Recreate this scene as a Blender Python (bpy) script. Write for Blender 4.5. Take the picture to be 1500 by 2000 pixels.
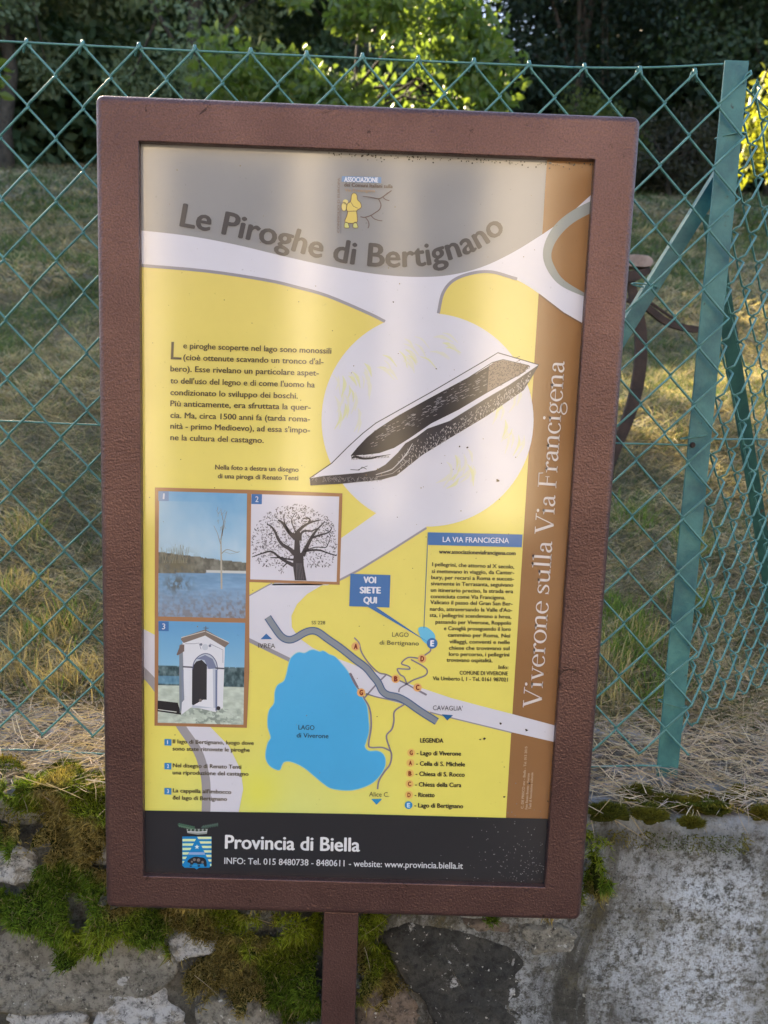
import bpy, math, random
import numpy as np
from mathutils import Vector, geometry

random.seed(7)
RNG = np.random.default_rng(11)
scene = bpy.context.scene
for _o in list(bpy.data.objects):
    bpy.data.objects.remove(_o)

# ------------------------------------------------------------------ camera, world, sun
CAM = np.array([0.0, -0.9, 1.5])
PITCH, ROLL, YAW, FPX = -0.1329, -0.036, -0.013, 1500.0
def _rot(p, r, y):
    cz, sz = math.cos(y), math.sin(y); Rz = np.array([[cz, -sz, 0], [sz, cz, 0], [0, 0, 1]])
    cp, sp = math.cos(p), math.sin(p); Rx = np.array([[1, 0, 0], [0, cp, -sp], [0, sp, cp]])
    cr, sr = math.cos(r), math.sin(r); Ry = np.array([[cr, 0, sr], [0, 1, 0], [-sr, 0, cr]])
    return Rz @ Rx @ Ry
RM = _rot(PITCH, ROLL, YAW)          # columns: right, forward, up
from mathutils import Matrix
cam_data = bpy.data.cameras.new('camera')
cam = bpy.data.objects.new('camera', cam_data)
scene.collection.objects.link(cam)
_m = np.eye(4); _m[:3, 0] = RM[:, 0]; _m[:3, 1] = RM[:, 2]; _m[:3, 2] = -RM[:, 1]; _m[:3, 3] = CAM
cam.matrix_world = Matrix(_m.tolist())
cam_data.sensor_fit = 'VERTICAL'
cam_data.sensor_height = 24.0
cam_data.lens = 24.0 * FPX / 2000.0
cam_data.clip_start = 0.02
cam_data.clip_end = 3000
cam_data.dof.use_dof = True
cam_data.dof.focus_distance = 0.93
cam_data.dof.aperture_fstop = (cam_data.lens / 1000) / 0.0036     # a phone lens: opening of about 3.6 mm
scene.camera = cam

SUN_EL, SUN_AZ = math.radians(34), math.radians(-33)   # azimuth from +Y towards +X
SUN_DIR = np.array([math.sin(SUN_AZ) * math.cos(SUN_EL), math.cos(SUN_AZ) * math.cos(SUN_EL), math.sin(SUN_EL)])
world = bpy.data.worlds.new('World'); scene.world = world
world.use_nodes = True
wn = world.node_tree
sky = wn.nodes.new('ShaderNodeTexSky')
sky.sky_type = 'NISHITA'; sky.sun_disc = False
sky.sun_elevation = SUN_EL; sky.sun_rotation = SUN_AZ
sky.air_density = 1.0; sky.dust_density = 1.5; sky.ozone_density = 1.0
bg = wn.nodes['Background']; bg.inputs['Strength'].default_value = 0.078
wn.links.new(sky.outputs[0], bg.inputs['Color'])
sun_data = bpy.data.lights.new('sun', 'SUN'); sun_data.energy = 5.0; sun_data.angle = math.radians(0.53)
sun_data.color = (1.0, 0.80, 0.55)
sun = bpy.data.objects.new('sun', sun_data); scene.collection.objects.link(sun)
sun.rotation_euler = Vector(SUN_DIR.tolist()).to_track_quat('Z', 'Y').to_euler()
sun.location = (-10, 15, 25)
scene.view_settings.view_transform = 'Standard'
scene.view_settings.look = 'None'
scene.view_settings.exposure = 2.8
scene.view_settings.gamma = 1.0
scene.view_settings.use_curve_mapping = False
scene.render.engine = 'CYCLES'
scene.cycles.max_bounces = 8
scene.cycles.transparent_max_bounces = 8
scene.cycles.use_denoising = True

# ------------------------------------------------------------------ measuring helpers
def ray(x, y):
    v = np.array([(x - 750) / FPX, 1.0, (1000 - y) / FPX])
    return RM @ v
def on_y(x, y, Y):
    d = ray(x, y); return CAM + d * ((Y - CAM[1]) / d[1])
def on_z(x, y, z):
    d = ray(x, y); return CAM + d * ((z - CAM[2]) / d[2])
def many_on_y(pts, Y):
    pts = np.asarray(pts, float).reshape(-1, 2)
    v = np.stack([(pts[:, 0] - 750) / FPX, np.ones(len(pts)), (1000 - pts[:, 1]) / FPX], 1) @ RM.T
    return CAM + v * ((Y - CAM[1]) / v[:, 1])[:, None]

# ------------------------------------------------------------------ noise
def _hash(ix, iy, iz, seed):
    h = (ix.astype(np.int64) * 374761393 + iy.astype(np.int64) * 668265263 + iz.astype(np.int64) * 2147483647 + seed * 974634777) & 0xffffffff
    h = ((h ^ (h >> 13)) * 1274126177) & 0xffffffff
    h = h ^ (h >> 16)
    return (h & 0xffffff) / float(0xffffff)
def vnoise(x, y, z=None, seed=0):
    x = np.asarray(x, float); y = np.asarray(y, float)
    z = np.zeros_like(x) if z is None else np.asarray(z, float)
    ix, iy, iz = np.floor(x), np.floor(y), np.floor(z)
    fx, fy, fz = x - ix, y - iy, z - iz
    fx, fy, fz = fx * fx * (3 - 2 * fx), fy * fy * (3 - 2 * fy), fz * fz * (3 - 2 * fz)
    r = 0
    for a in (0, 1):
        for b in (0, 1):
            for c in (0, 1):
                w = (fx if a else 1 - fx) * (fy if b else 1 - fy) * (fz if c else 1 - fz)
                r = r + w * _hash(ix + a, iy + b, iz + c, seed)
    return r
def fbm(x, y, z=None, octs=4, seed=0, gain=0.5):
    x = np.asarray(x, float); y = np.asarray(y, float)
    t, a, n = 0, 1, 0
    for k in range(octs):
        t = t + a * vnoise(x * 2 ** k, y * 2 ** k, None if z is None else np.asarray(z) * 2 ** k, seed + k * 17)
        n += a; a *= gain
    return t / n

# ------------------------------------------------------------------ object helpers
COL = scene.collection
def tag(o, label=None, cat=None, group=None, kind=None):
    if label: o['label'] = label
    if cat: o['category'] = cat
    if group: o['group'] = group
    if kind: o['kind'] = kind
    return o
def empty(name, loc=(0, 0, 0)):
    o = bpy.data.objects.new(name, None); COL.objects.link(o); o.location = loc
    o.empty_display_size = 0.1
    return o
def link_mesh(name, me, mat=None, parent=None, smooth=False):
    o = bpy.data.objects.new(name, me); COL.objects.link(o)
    if mat is not None:
        for m in (mat if isinstance(mat, (list, tuple)) else [mat]): me.materials.append(m)
    if smooth and len(me.polygons):
        me.polygons.foreach_set('use_smooth', np.ones(len(me.polygons), bool))
    if parent is not None:
        o.parent = parent
        pl = parent.matrix_world.translation if parent.parent is None else Vector((0, 0, 0))
        if parent.type == 'EMPTY' and parent.parent is None:
            o.location = (-parent.location.x, -parent.location.y, -parent.location.z)
    return o
def np_mesh(name, verts, faces, cols=None, uniform=None):
    """verts (n,3), faces (m,k) all with k corners; cols (n,3) linear colour per vertex."""
    me = bpy.data.meshes.new(name)
    verts = np.asarray(verts, np.float32); faces = np.asarray(faces, np.int32)
    k = faces.shape[1]
    me.vertices.add(len(verts)); me.vertices.foreach_set('co', verts.ravel())
    me.loops.add(faces.size); me.loops.foreach_set('vertex_index', faces.ravel())
    me.polygons.add(len(faces))
    me.polygons.foreach_set('loop_start', np.arange(0, faces.size, k, dtype=np.int32))
    me.polygons.foreach_set('loop_total', np.full(len(faces), k, np.int32))
    me.update(calc_edges=True)
    if cols is not None:
        ca = me.color_attributes.new('Col', 'FLOAT_COLOR', 'POINT')
        c = np.ones((len(verts), 4), np.float32); c[:, :3] = cols
        ca.data.foreach_set('color', c.ravel())
    return me
class MB:
    """collects faces of any size"""
    def __init__(s): s.v = []; s.f = []
    def add(s, vs, fs):
        n = len(s.v); s.v += [tuple(map(float, v)) for v in vs]; s.f += [[i + n for i in f] for f in fs]
        return s
    def box(s, x0, x1, y0, y1, z0, z1):
        return s.add([(x0, y0, z0), (x1, y0, z0), (x1, y1, z0), (x0, y1, z0), (x0, y0, z1), (x1, y0, z1), (x1, y1, z1), (x0, y1, z1)],
                     [(0, 3, 2, 1), (4, 5, 6, 7), (0, 1, 5, 4), (1, 2, 6, 5), (2, 3, 7, 6), (3, 0, 4, 7)])
    def tube(s, pts, rad, n=6, caps=True):
        pts = np.asarray(pts, float); m = len(pts)
        rad = np.full(m, rad) if np.isscalar(rad) else np.asarray(rad)
        t = np.gradient(pts, axis=0); t /= np.linalg.norm(t, axis=1)[:, None] + 1e-12
        ref = np.array([0, 0, 1.0]) if abs(t[0][2]) < 0.9 else np.array([1.0, 0, 0])
        vs = []
        u = np.cross(t[0], ref); u /= np.linalg.norm(u)
        for i in range(m):
            u = u - t[i] * (u @ t[i]); u /= np.linalg.norm(u) + 1e-12
            w = np.cross(t[i], u)
            for k in range(n):
                a = 2 * math.pi * k / n
                vs.append(pts[i] + rad[i] * (math.cos(a) * u + math.sin(a) * w))
        fs = [(i * n + k, i * n + (k + 1) % n, (i + 1) * n + (k + 1) % n, (i + 1) * n + k) for i in range(m - 1) for k in range(n)]
        if caps: fs += [tuple(range(n - 1, -1, -1)), tuple((m - 1) * n + k for k in range(n))]
        return s.add(vs, fs)
    def build(s, name, mat, parent=None, smooth=False, bevel=0):
        me = bpy.data.meshes.new(name); me.from_pydata(s.v, [], s.f); me.update()
        o = link_mesh(name, me, mat, parent, smooth)
        if bevel:
            md = o.modifiers.new('bevel', 'BEVEL'); md.width = bevel; md.segments = 2; md.limit_method = 'ANGLE'
        return o
def lin(r, g=None, b=None):
    if g is None: r, g, b = r
    f = lambda c: (c / 255 / 12.92) if c / 255 <= 0.04045 else ((c / 255 + 0.055) / 1.055) ** 2.4
    return (f(r), f(g), f(b))

# ------------------------------------------------------------------ materials
def material(name):
    m = bpy.data.materials.new(name); m.use_nodes = True
    nt = m.node_tree; b = nt.nodes['Principled BSDF']
    return m, nt, b
def N(nt, t, **kw):
    n = nt.nodes.new('ShaderNode' + t)
    for k, v in kw.items():
        if k.startswith('i_'):
            n.inputs[k[2:].replace('_', ' ')].default_value = v
        else: setattr(n, k, v)
    return n
def coords(nt, kind='Object'):
    return nt.nodes.new('ShaderNodeTexCoord').outputs[kind]
def noise(nt, vec, scale, detail=4, rough=0.5, dist=0.0):
    n = N(nt, 'TexNoise'); n.inputs['Scale'].default_value = scale; n.inputs['Detail'].default_value = detail
    n.inputs['Roughness'].default_value = rough; n.inputs['Distortion'].default_value = dist
    nt.links.new(vec, n.inputs['Vector']); return n.outputs['Fac']
def ramp(nt, fac, stops):
    r = N(nt, 'ValToRGB'); e = r.color_ramp.elements
    while len(e) < len(stops): e.new(0.5)
    for el, (p, c) in zip(e, stops):
        el.position = p; el.color = (c, c, c, 1) if np.isscalar(c) else (*c, 1)
    nt.links.new(fac, r.inputs[0]); return r.outputs[0]
def mix(nt, fac, a, b, mode='MIX'):
    n = N(nt, 'MixRGB', blend_type=mode)
    for s, v in ((n.inputs[0], fac), (n.inputs[1], a), (n.inputs[2], b)):
        if hasattr(v, 'is_linked'): nt.links.new(v, s)
        else: s.default_value = v if np.isscalar(v) else (*v, 1)
    return n.outputs[0]
def bump(nt, h, dist, strength=1.0, normal=None):
    n = N(nt, 'Bump'); n.inputs['Distance'].default_value = dist; n.inputs['Strength'].default_value = strength
    nt.links.new(h, n.inputs['Height'])
    if normal is not None: nt.links.new(normal, n.inputs['Normal'])
    return n.outputs[0]

def mat_print():
    m, nt, b = material('printed_panel')
    a = N(nt, 'Attribute', attribute_name='Col').outputs['Color']
    co = coords(nt)
    d = ramp(nt, noise(nt, co, 9, 5, 0.6), [(0.35, 0.94), (0.65, 1.0)])
    sp = ramp(nt, noise(nt, co, 260, 2, 0.5), [(0.2, 0.55), (0.27, 1.0)])
    c = mix(nt, 1.0, a, d, 'MULTIPLY'); c = mix(nt, 0.5, c, sp, 'MULTIPLY')
    nt.links.new(c, b.inputs['Base Color'])
    b.inputs['Roughness'].default_value = 0.55
    b.inputs['Specular IOR Level'].default_value = 0.2
    b.inputs['Coat Weight'].default_value = 1.0
    b.inputs['Coat IOR'].default_value = 1.65
    cr = ramp(nt, noise(nt, co, 14, 6, 0.7), [(0.3, 0.035), (0.7, 0.11)])
    nt.links.new(cr, b.inputs['Coat Roughness'])
    h = noise(nt, co, 700, 2, 0.5)
    nt.links.new(bump(nt, h, 0.00006, 0.6), b.inputs['Coat Normal'])
    return m
def mat_frame():
    m, nt, b = material('brown_hammered_paint')
    co = coords(nt)
    v = N(nt, 'TexVoronoi', feature='SMOOTH_F1'); v.inputs['Scale'].default_value = 430; nt.links.new(co, v.inputs['Vector'])
    n1 = noise(nt, co, 520, 3, 0.6)
    h = mix(nt, 0.5, v.outputs['Distance'], n1)
    base = ramp(nt, noise(nt, co, 7, 5, 0.6), [(0.3, (0.100, 0.053, 0.049)), (0.7, (0.160, 0.088, 0.077))])
    sc = ramp(nt, noise(nt, co, 22, 7, 0.75, 2.5), [(0.635, 1.0), (0.67, 0.30)])
    fine = ramp(nt, n1, [(0.3, 0.72), (0.7, 1.25)])
    c = mix(nt, 1, base, sc, 'MULTIPLY'); c = mix(nt, 1, c, fine, 'MULTIPLY')
    nt.links.new(c, b.inputs['Base Color'])
    b.inputs['Metallic'].default_value = 0.6
    b.inputs['Roughness'].default_value = 0.34
    nt.links.new(bump(nt, h, 0.0018, 0.7), b.inputs['Normal'])
    return m
def mat_green(name, c0, c1, rough=0.42, rust=True, sc=30):
    m, nt, b = material(name); co = coords(nt)
    c = ramp(nt, noise(nt, co, sc, 6, 0.65), [(0.35, c0), (0.65, c1)])
    if rust:
        k = ramp(nt, noise(nt, co, 55, 5, 0.7), [(0.66, 0.0), (0.70, 1.0)])
        c = mix(nt, k, c, (0.02, 0.035, 0.03))
        k2 = ramp(nt, noise(nt, co, 23, 5, 0.7, 0.5), [(0.69, 0.0), (0.72, 1.0)])
        c = mix(nt, k2, c, (0.10, 0.045, 0.02))
    nt.links.new(c, b.inputs['Base Color']); b.inputs['Roughness'].default_value = rough
    nt.links.new(bump(nt, noise(nt, co, 300, 4), 0.0006, 0.6), b.inputs['Normal'])
    return m
def mat_simple(name, c0, c1, rough=0.8, scale=8, bscale=80, bdist=0.004, metallic=0):
    m, nt, b = material(name); co = coords(nt)
    nt.links.new(ramp(nt, noise(nt, co, scale, 6, 0.6), [(0.3, c0), (0.7, c1)]), b.inputs['Base Color'])
    b.inputs['Roughness'].default_value = rough; b.inputs['Metallic'].default_value = metallic
    nt.links.new(bump(nt, noise(nt, co, bscale, 5, 0.6), bdist, 0.8), b.inputs['Normal'])
    return m
def mat_leaf(name, trans=0.4, rough=0.5, spec=0.3):
    m, nt, b = material(name)
    a = N(nt, 'Attribute', attribute_name='Col').outputs['Color']
    nt.links.new(a, b.inputs['Base Color']); b.inputs['Roughness'].default_value = rough
    b.inputs['Specular IOR Level'].default_value = spec
    t = N(nt, 'BsdfTranslucent')
    tc = mix(nt, 1.0, a, (1.5, 1.45, 0.6), 'MULTIPLY'); nt.links.new(tc, t.inputs['Color'])
    ms = N(nt, 'MixShader'); ms.inputs[0].default_value = trans
    nt.links.new(b.outputs[0], ms.inputs[1]); nt.links.new(t.outputs[0], ms.inputs[2])
    nt.links.new(ms.outputs[0], nt.nodes['Material Output'].inputs['Surface'])
    return m
def mat_concrete():
    m, nt, b = material('weathered_concrete'); co = coords(nt)
    c = ramp(nt, noise(nt, co, 11, 10, 0.75), [(0.38, (0.085, 0.082, 0.066)), (0.5, (0.185, 0.175, 0.145)), (0.62, (0.32, 0.31, 0.275))])
    mp = N(nt, 'Mapping'); mp.inputs['Scale'].default_value = (1.3, 1.3, 0.6); mp.inputs['Location'].default_value = (0.35, 0, 0.1); nt.links.new(co, mp.inputs['Vector'])
    # pale lime bloom and lichen, broken up finely
    sep = N(nt, 'SeparateXYZ'); nt.links.new(co, sep.inputs[0])
    def where(lo0, lo1, hi0, hi1, src, amp=0.12):
        n1 = N(nt, 'MapRange'); n1.inputs['From Min'].default_value = lo0; n1.inputs['From Max'].default_value = lo1
        n2 = N(nt, 'MapRange'); n2.inputs['From Min'].default_value = hi0; n2.inputs['From Max'].default_value = hi1; n2.inputs['To Min'].default_value = 1; n2.inputs['To Max'].default_value = 0
        ad = N(nt, 'Math', operation='MULTIPLY_ADD'); nt.links.new(noise(nt, co, 7, 8, 0.7), ad.inputs[0]); ad.inputs[1].default_value = amp * 2; nt.links.new(src, ad.inputs[2])
        for q in (n1, n2): nt.links.new(ad.outputs[0], q.inputs['Value'])
        mm = N(nt, 'Math', operation='MULTIPLY'); nt.links.new(n1.outputs[0], mm.inputs[0]); nt.links.new(n2.outputs[0], mm.inputs[1]); return mm.outputs[0]
    xb = where(0.46, 0.56, 0.66, 0.74, sep.outputs['X'])
    zb = where(-9, -8, 0.98, 1.10, sep.outputs['Z'])
    k = ramp(nt, noise(nt, mp.outputs[0], 5.5, 10, 0.75, 0.8), [(0.48, 0.0), (0.62, 0.6)])
    k = mix(nt, mix(nt, 1, xb, zb, 'MULTIPLY'), k, (1, 1, 1))
    kk = ramp(nt, noise(nt, co, 80, 10, 0.85), [(0.43, 0.0), (0.53, 1.0)])
    k2 = mix(nt, 1, k, kk, 'MULTIPLY')
    dk = mix(nt, 1, where(-9, -8, 0.42, 0.56, sep.outputs['X']), ramp(nt, noise(nt, co, 28, 9, 0.8), [(0.40, 0.25), (0.56, 0.9)]), 'MULTIPLY')
    c = mix(nt, dk, c, (0.062, 0.060, 0.050))
    c = mix(nt, k2, c, (0.82, 0.87, 0.93))
    o = ramp(nt, noise(nt, co, 6.5, 9, 0.7, 0.5), [(0.54, 0.0), (0.66, 0.8)])
    o = mix(nt, where(0.68, 0.76, 5, 6, sep.outputs['X']), o, (1, 1, 1))
    o2 = mix(nt, 1, o, ramp(nt, noise(nt, co, 60, 8, 0.8), [(0.42, 0.0), (0.56, 0.9)]), 'MULTIPLY')
    c = mix(nt, o2, c, (0.17, 0.14, 0.045))
    s = ramp(nt, noise(nt, co, 190, 9, 0.85), [(0.40, 1.0), (0.455, 0.0)])
    c = mix(nt, s, c, (0.032, 0.033, 0.030))
    rm = N(nt, 'MapRange'); rm.inputs['From Min'].default_value = 0.935; rm.inputs['From Max'].default_value = 0.965; nt.links.new(sep.outputs['Z'], rm.inputs['Value'])
    c = mix(nt, mix(nt, 1, rm.outputs[0], ramp(nt, noise(nt, co, 45, 8, 0.8), [(0.42, 0.0), (0.55, 0.8)]), 'MULTIPLY'), c, (0.46, 0.50, 0.56))
    w = ramp(nt, noise(nt, co, 90, 3, 0.6), [(0.68, 0.0), (0.72, 1.0)])
    c = mix(nt, w, c, (0.52, 0.52, 0.48))
    # soil and rotten litter lie on whatever faces up
    g = N(nt, 'NewGeometry'); sx = N(nt, 'SeparateXYZ'); nt.links.new(g.outputs['Normal'], sx.inputs[0])
    up = ramp(nt, sx.outputs['Z'], [(0.72, 0.0), (0.93, 1.0)])
    up2 = mix(nt, 1, up, ramp(nt, noise(nt, co, 16, 6, 0.7), [(0.40, 0.25), (0.52, 1.0)]), 'MULTIPLY')
    soil = ramp(nt, noise(nt, co, 70, 8, 0.75), [(0.35, (0.035, 0.027, 0.018)), (0.65, (0.16, 0.125, 0.085))])
    c = mix(nt, up2, c, soil)
    nt.links.new(c, b.inputs['Base Color']); b.inputs['Roughness'].default_value = 0.92
    h = mix(nt, 0.5, noise(nt, co, 60, 10, 0.8), noise(nt, co, 260, 6, 0.75))
    nt.links.new(bump(nt, h, 0.016, 1.0), b.inputs['Normal'])
    return m
def mat_stone(name, c0, c1, white):
    m, nt, b = material(name); co = coords(nt)
    c = ramp(nt, noise(nt, co, 14, 8, 0.7), [(0.33, c0), (0.66, c1)])
    k = ramp(nt, noise(nt, co, 26, 8, 0.75, 0.5), [(0.60 - white, 0.0), (0.63 - white, 1.0)])
    c = mix(nt, k, c, (0.56, 0.57, 0.58))
    br = ramp(nt, noise(nt, co, 90, 9, 0.8), [(0.40, 0.35), (0.52, 1.0)]); c = mix(nt, 1, c, br, 'MULTIPLY')
    w = ramp(nt, noise(nt, co, 130, 3, 0.6), [(0.66, 0.0), (0.70, 1.0)])
    c = mix(nt, w, c, (0.6, 0.6, 0.56))
    s = ramp(nt, noise(nt, co, 120, 5, 0.75), [(0.34, 1.0), (0.42, 0.0)])
    c = mix(nt, s, c, (0.03, 0.03, 0.03))
    nt.links.new(c, b.inputs['Base Color']); b.inputs['Roughness'].default_value = 0.85
    h = mix(nt, 0.5, noise(nt, co, 40, 10, 0.8), noise(nt, co, 250, 6, 0.75))
    nt.links.new(bump(nt, h, 0.010, 1.0), b.inputs['Normal'])
    return m
M_PRINT = mat_print(); M_FRAME = mat_frame()
M_WIRE = mat_green('green_plastic_wire', (0.05, 0.17, 0.155), (0.095, 0.25, 0.235), 0.33, rust=False, sc=60)
M_POST = mat_green('green_painted_steel', (0.014, 0.095, 0.12), (0.062, 0.22, 0.215), 0.5, sc=17)
M_POST_DARK = mat_green('dark_green_painted_steel', (0.02, 0.085, 0.08), (0.035, 0.13, 0.115), 0.55)
M_RUST = mat_simple('rusty_iron', (0.018, 0.012, 0.010), (0.062, 0.035, 0.027), 0.8, 25, 200, 0.002)
M_RUST_PALE = mat_simple('pale_worn_iron', (0.18, 0.13, 0.11), (0.35, 0.28, 0.25), 0.7, 30, 200, 0.002)
M_CONC = mat_concrete()
M_LEAF = mat_leaf('tree_leaf', 0.35); M_LEAF_BRIGHT = mat_leaf('shrub_leaf', 0.5, 0.4, 0.4)
M_GRASS = mat_leaf('grass_blade', 0.3, 0.7, 0.1); M_STRAW = mat_leaf('dry_straw', 0.2, 0.7, 0.15)
M_MOSS = mat_leaf('moss_strand', 0.25, 0.8, 0.1)
M_BARK = mat_simple('bark', (0.03, 0.025, 0.02), (0.09, 0.075, 0.06), 0.9, 15, 40, 0.02)
# ------------------------------------------------------------------ terrain, road
def slope_z(X, Y):
    X = np.asarray(X, float); Y = np.asarray(Y, float)
    z = 0.955 + 0.35 * np.clip(Y - 0.34, 0, 14.5) + 0.06 * np.clip(Y - 14.84, 0, 400)
    w = np.clip((Y - 0.4) / 1.5, 0, 1)
    z = z + 0.07 * np.sin((Y - 1.1) * 2.618) * np.clip((Y - 0.5) / 0.8, 0, 1) * np.clip((5 - Y) / 1.5, 0, 1)
    z = z + w * (0.10 * (fbm(X * 0.6, Y * 0.6, seed=3) - 0.5) + 0.05 * (fbm(X * 3, Y * 3, seed=5) - 0.5)) + 0.012 * (fbm(X * 14, Y * 14, seed=8) - 0.5)
    return z
def patch(X, Y, seed=20):
    return fbm(X * 1.4, Y * 1.4, octs=5, seed=seed)
def make_field():
    ys = np.concatenate([np.linspace(0.34, 4, 120), np.linspace(4.05, 22, 120), np.geomspace(22.5, 1500, 24)])
    xs = np.concatenate([-np.geomspace(1500, 9, 18), np.linspace(-8.6, 8.6, 180), np.geomspace(9, 1500, 18)])
    X, Y = np.meshgrid(xs, ys); Z = slope_z(X, Y)
    n, m = X.shape
    i = np.arange(n * m).reshape(n, m)
    f = np.stack([i[:-1, :-1], i[:-1, 1:], i[1:, 1:], i[1:, :-1]], -1).reshape(-1, 4)
    me = np_mesh('grass_slope', np.stack([X, Y, Z], -1).reshape(-1, 3), f)
    mt, nt, b = material('turf_soil'); co = coords(nt)
    c = ramp(nt, noise(nt, co, 1.4, 8, 0.65), [(0.36, (0.10, 0.13, 0.05)), (0.5, (0.15, 0.14, 0.075)), (0.62, (0.25, 0.21, 0.13))])
    c = mix(nt, ramp(nt, noise(nt, co, 40, 6, 0.75), [(0.35, 0.7), (0.6, 0.0)]), c, (0.055, 0.048, 0.03))
    nt.links.new(c, b.inputs['Base Color']); b.inputs['Roughness'].default_value = 0.95
    nt.links.new(bump(nt, noise(nt, co, 60, 8, 0.75), 0.03, 0.9), b.inputs['Normal'])
    return tag(link_mesh('grass_slope', me, mt, smooth=True), kind='structure')
make_field()
ROAD_Z = 0.0
road_m, nt, b = material('asphalt'); co = coords(nt)
nt.links.new(ramp(nt, noise(nt, co, 120, 5, 0.7), [(0.3, (0.035, 0.035, 0.037)), (0.7, (0.085, 0.083, 0.08))]), b.inputs['Base Color'])
b.inputs['Roughness'].default_value = 0.85
nt.links.new(bump(nt, noise(nt, co, 200, 3), 0.004, 0.8), b.inputs['Normal'])
r = MB().add([(-1500, -1500, ROAD_Z), (1500, -1500, ROAD_Z), (1500, 0.5, ROAD_Z), (-1500, 0.5, ROAD_Z)], [(0, 1, 2, 3)]).build('road', road_m)
tag(r, kind='structure')

# ------------------------------------------------------------------ wall
WALL_Y, WALL_TOP = 0.068, 0.972
def wall_front(X, Z):
    """Y of the wall's front face"""
    left = 1 / (1 + np.exp((X - 0.12) / 0.05))
    rough = 0.020 * (fbm(X * 7, Z * 7, seed=31) - 0.5) + 0.010 * (fbm(X * 26, Z * 26, seed=33) - 0.5) + 0.004 * (fbm(X * 90, Z * 90, seed=35) - 0.5)
    return WALL_Y + 0.022 * left + rough * (0.75 + 0.7 * left) - 0.012 * (1 - Z / 0.97) * 0
def wall_topz(X, Y):
    return WALL_TOP + 0.016 * (fbm(X * 9, Y * 9, seed=41) - 0.5) + 0.007 * (fbm(X * 40, Y * 40, seed=43) - 0.5)
def make_wall():
    xs = np.concatenate([np.linspace(-6, -1.25, 20), np.linspace(-1.2, 1.6, 560), np.linspace(1.65, 6, 20)])
    zs = np.linspace(-0.02, WALL_TOP - 0.02, 190)
    rows = []
    for z in zs:
        Y = wall_front(xs, np.full_like(xs, z)); rows.append(np.stack([xs, Y, np.full_like(xs, z)], 1))
    e = wall_front(xs, np.full_like(xs, zs[-1]))
    tz = wall_topz(xs, e)
    for a in (0.25, 0.5, 0.75, 1.0):          # worn round arris
        t = a * math.pi / 2
        rows.append(np.stack([xs, e + 0.02 * (1 - math.cos(t)), zs[-1] + (tz - zs[-1]) * math.sin(t)], 1))
    for q in np.linspace(0.02, 1, 40):
        Y = e + 0.02 + q * (0.46 - e); rows.append(np.stack([xs, Y, wall_topz(xs, Y)], 1))
    V = np.array(rows); n, m = V.shape[:2]; i = np.arange(n * m).reshape(n, m)
    f = np.stack([i[:-1, :-1], i[:-1, 1:], i[1:, 1:], i[1:, :-1]], -1).reshape(-1, 4)
    return np_mesh('wall_body', V.reshape(-1, 3), f)
wall = empty('retaining_wall', (0.0, WALL_Y, 0.0))
tag(wall, 'old low retaining wall of weathered concrete and stones under the green mesh fence', 'wall')
link_mesh('wall_body', make_wall(), M_CONC, wall, smooth=True)
ST = {'grey': mat_stone('grey_stone', (0.17, 0.165, 0.14), (0.38, 0.365, 0.32), -0.04),
      'white': mat_stone('lichen_stone', (0.24, 0.225, 0.19), (0.45, 0.43, 0.39), 0.16),
      'dark': mat_stone('dark_slab_stone', (0.026, 0.027, 0.028), (0.095, 0.092, 0.08), -0.01),
      'brown': mat_stone('brown_stone', (0.16, 0.12, 0.09), (0.33, 0.26, 0.21), -0.02)}
def stone(px, kind, proud=0.016, label=None, seed=0):
    P = many_on_y(px, WALL_Y)[:, [0, 2]]
    # resample outline, slightly rough
    n = 84
    Q = np.vstack([P, P[:1]]); seg = np.linalg.norm(np.diff(Q, axis=0), axis=1); s = np.concatenate([[0], np.cumsum(seg)])
    t = np.linspace(0, s[-1], n, endpoint=False)
    R = np.stack([np.interp(t, s, Q[:, 0]), np.interp(t, s, Q[:, 1])], 1)
    c = R.mean(0)
    dirs = (R - c) / np.linalg.norm(R - c, axis=1)[:, None]
    R = R + dirs * (0.016 * (fbm(R[:, 0] * 45 + seed, R[:, 1] * 45, seed=51) - 0.5))[:, None]
    V = []; prof = [(1.0, 0.034), (1.0, 0.010), (0.985, 0.003), (0.96, 0.0), (0.88, -0.002), (0.8, -0.003), (0.7, -0.003), (0.6, -0.004), (0.5, -0.004), (0.4, -0.004), (0.3, -0.004), (0.2, -0.004), (0.1, -0.004)]
    base = wall_front(c[0:1], c[1:2])[0]
    for k, (sc, d) in enumerate(prof):
        q = c + (R - c) * sc
        nz = 0.022 * (fbm(q[:, 0] * 18 + seed, q[:, 1] * 18, seed=52) - 0.5) + 0.008 * (fbm(q[:, 0] * 80, q[:, 1] * 80, seed=53) - 0.5)
        y = base - proud + 0.006 + d + (nz if k > 1 else nz * 0.3)
        V.append(np.stack([q[:, 0], y, q[:, 1]], 1))
    V = np.array(V); m = len(prof); i = np.arange(m * n).reshape(m, n); j = np.roll(i, -1, 1)
    f = [tuple(a) for a in np.stack([i[:-1], i[1:], j[1:], j[:-1]], -1).reshape(-1, 4)]
    f.append(tuple(i[-1][::-1]))
    me = bpy.data.meshes.new('stone'); me.from_pydata([tuple(v) for v in V.reshape(-1, 3)], [], f); me.update()
    o = link_mesh('stone', me, ST[kind], wall, smooth=True)
    if label: o['label'] = label
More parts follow.
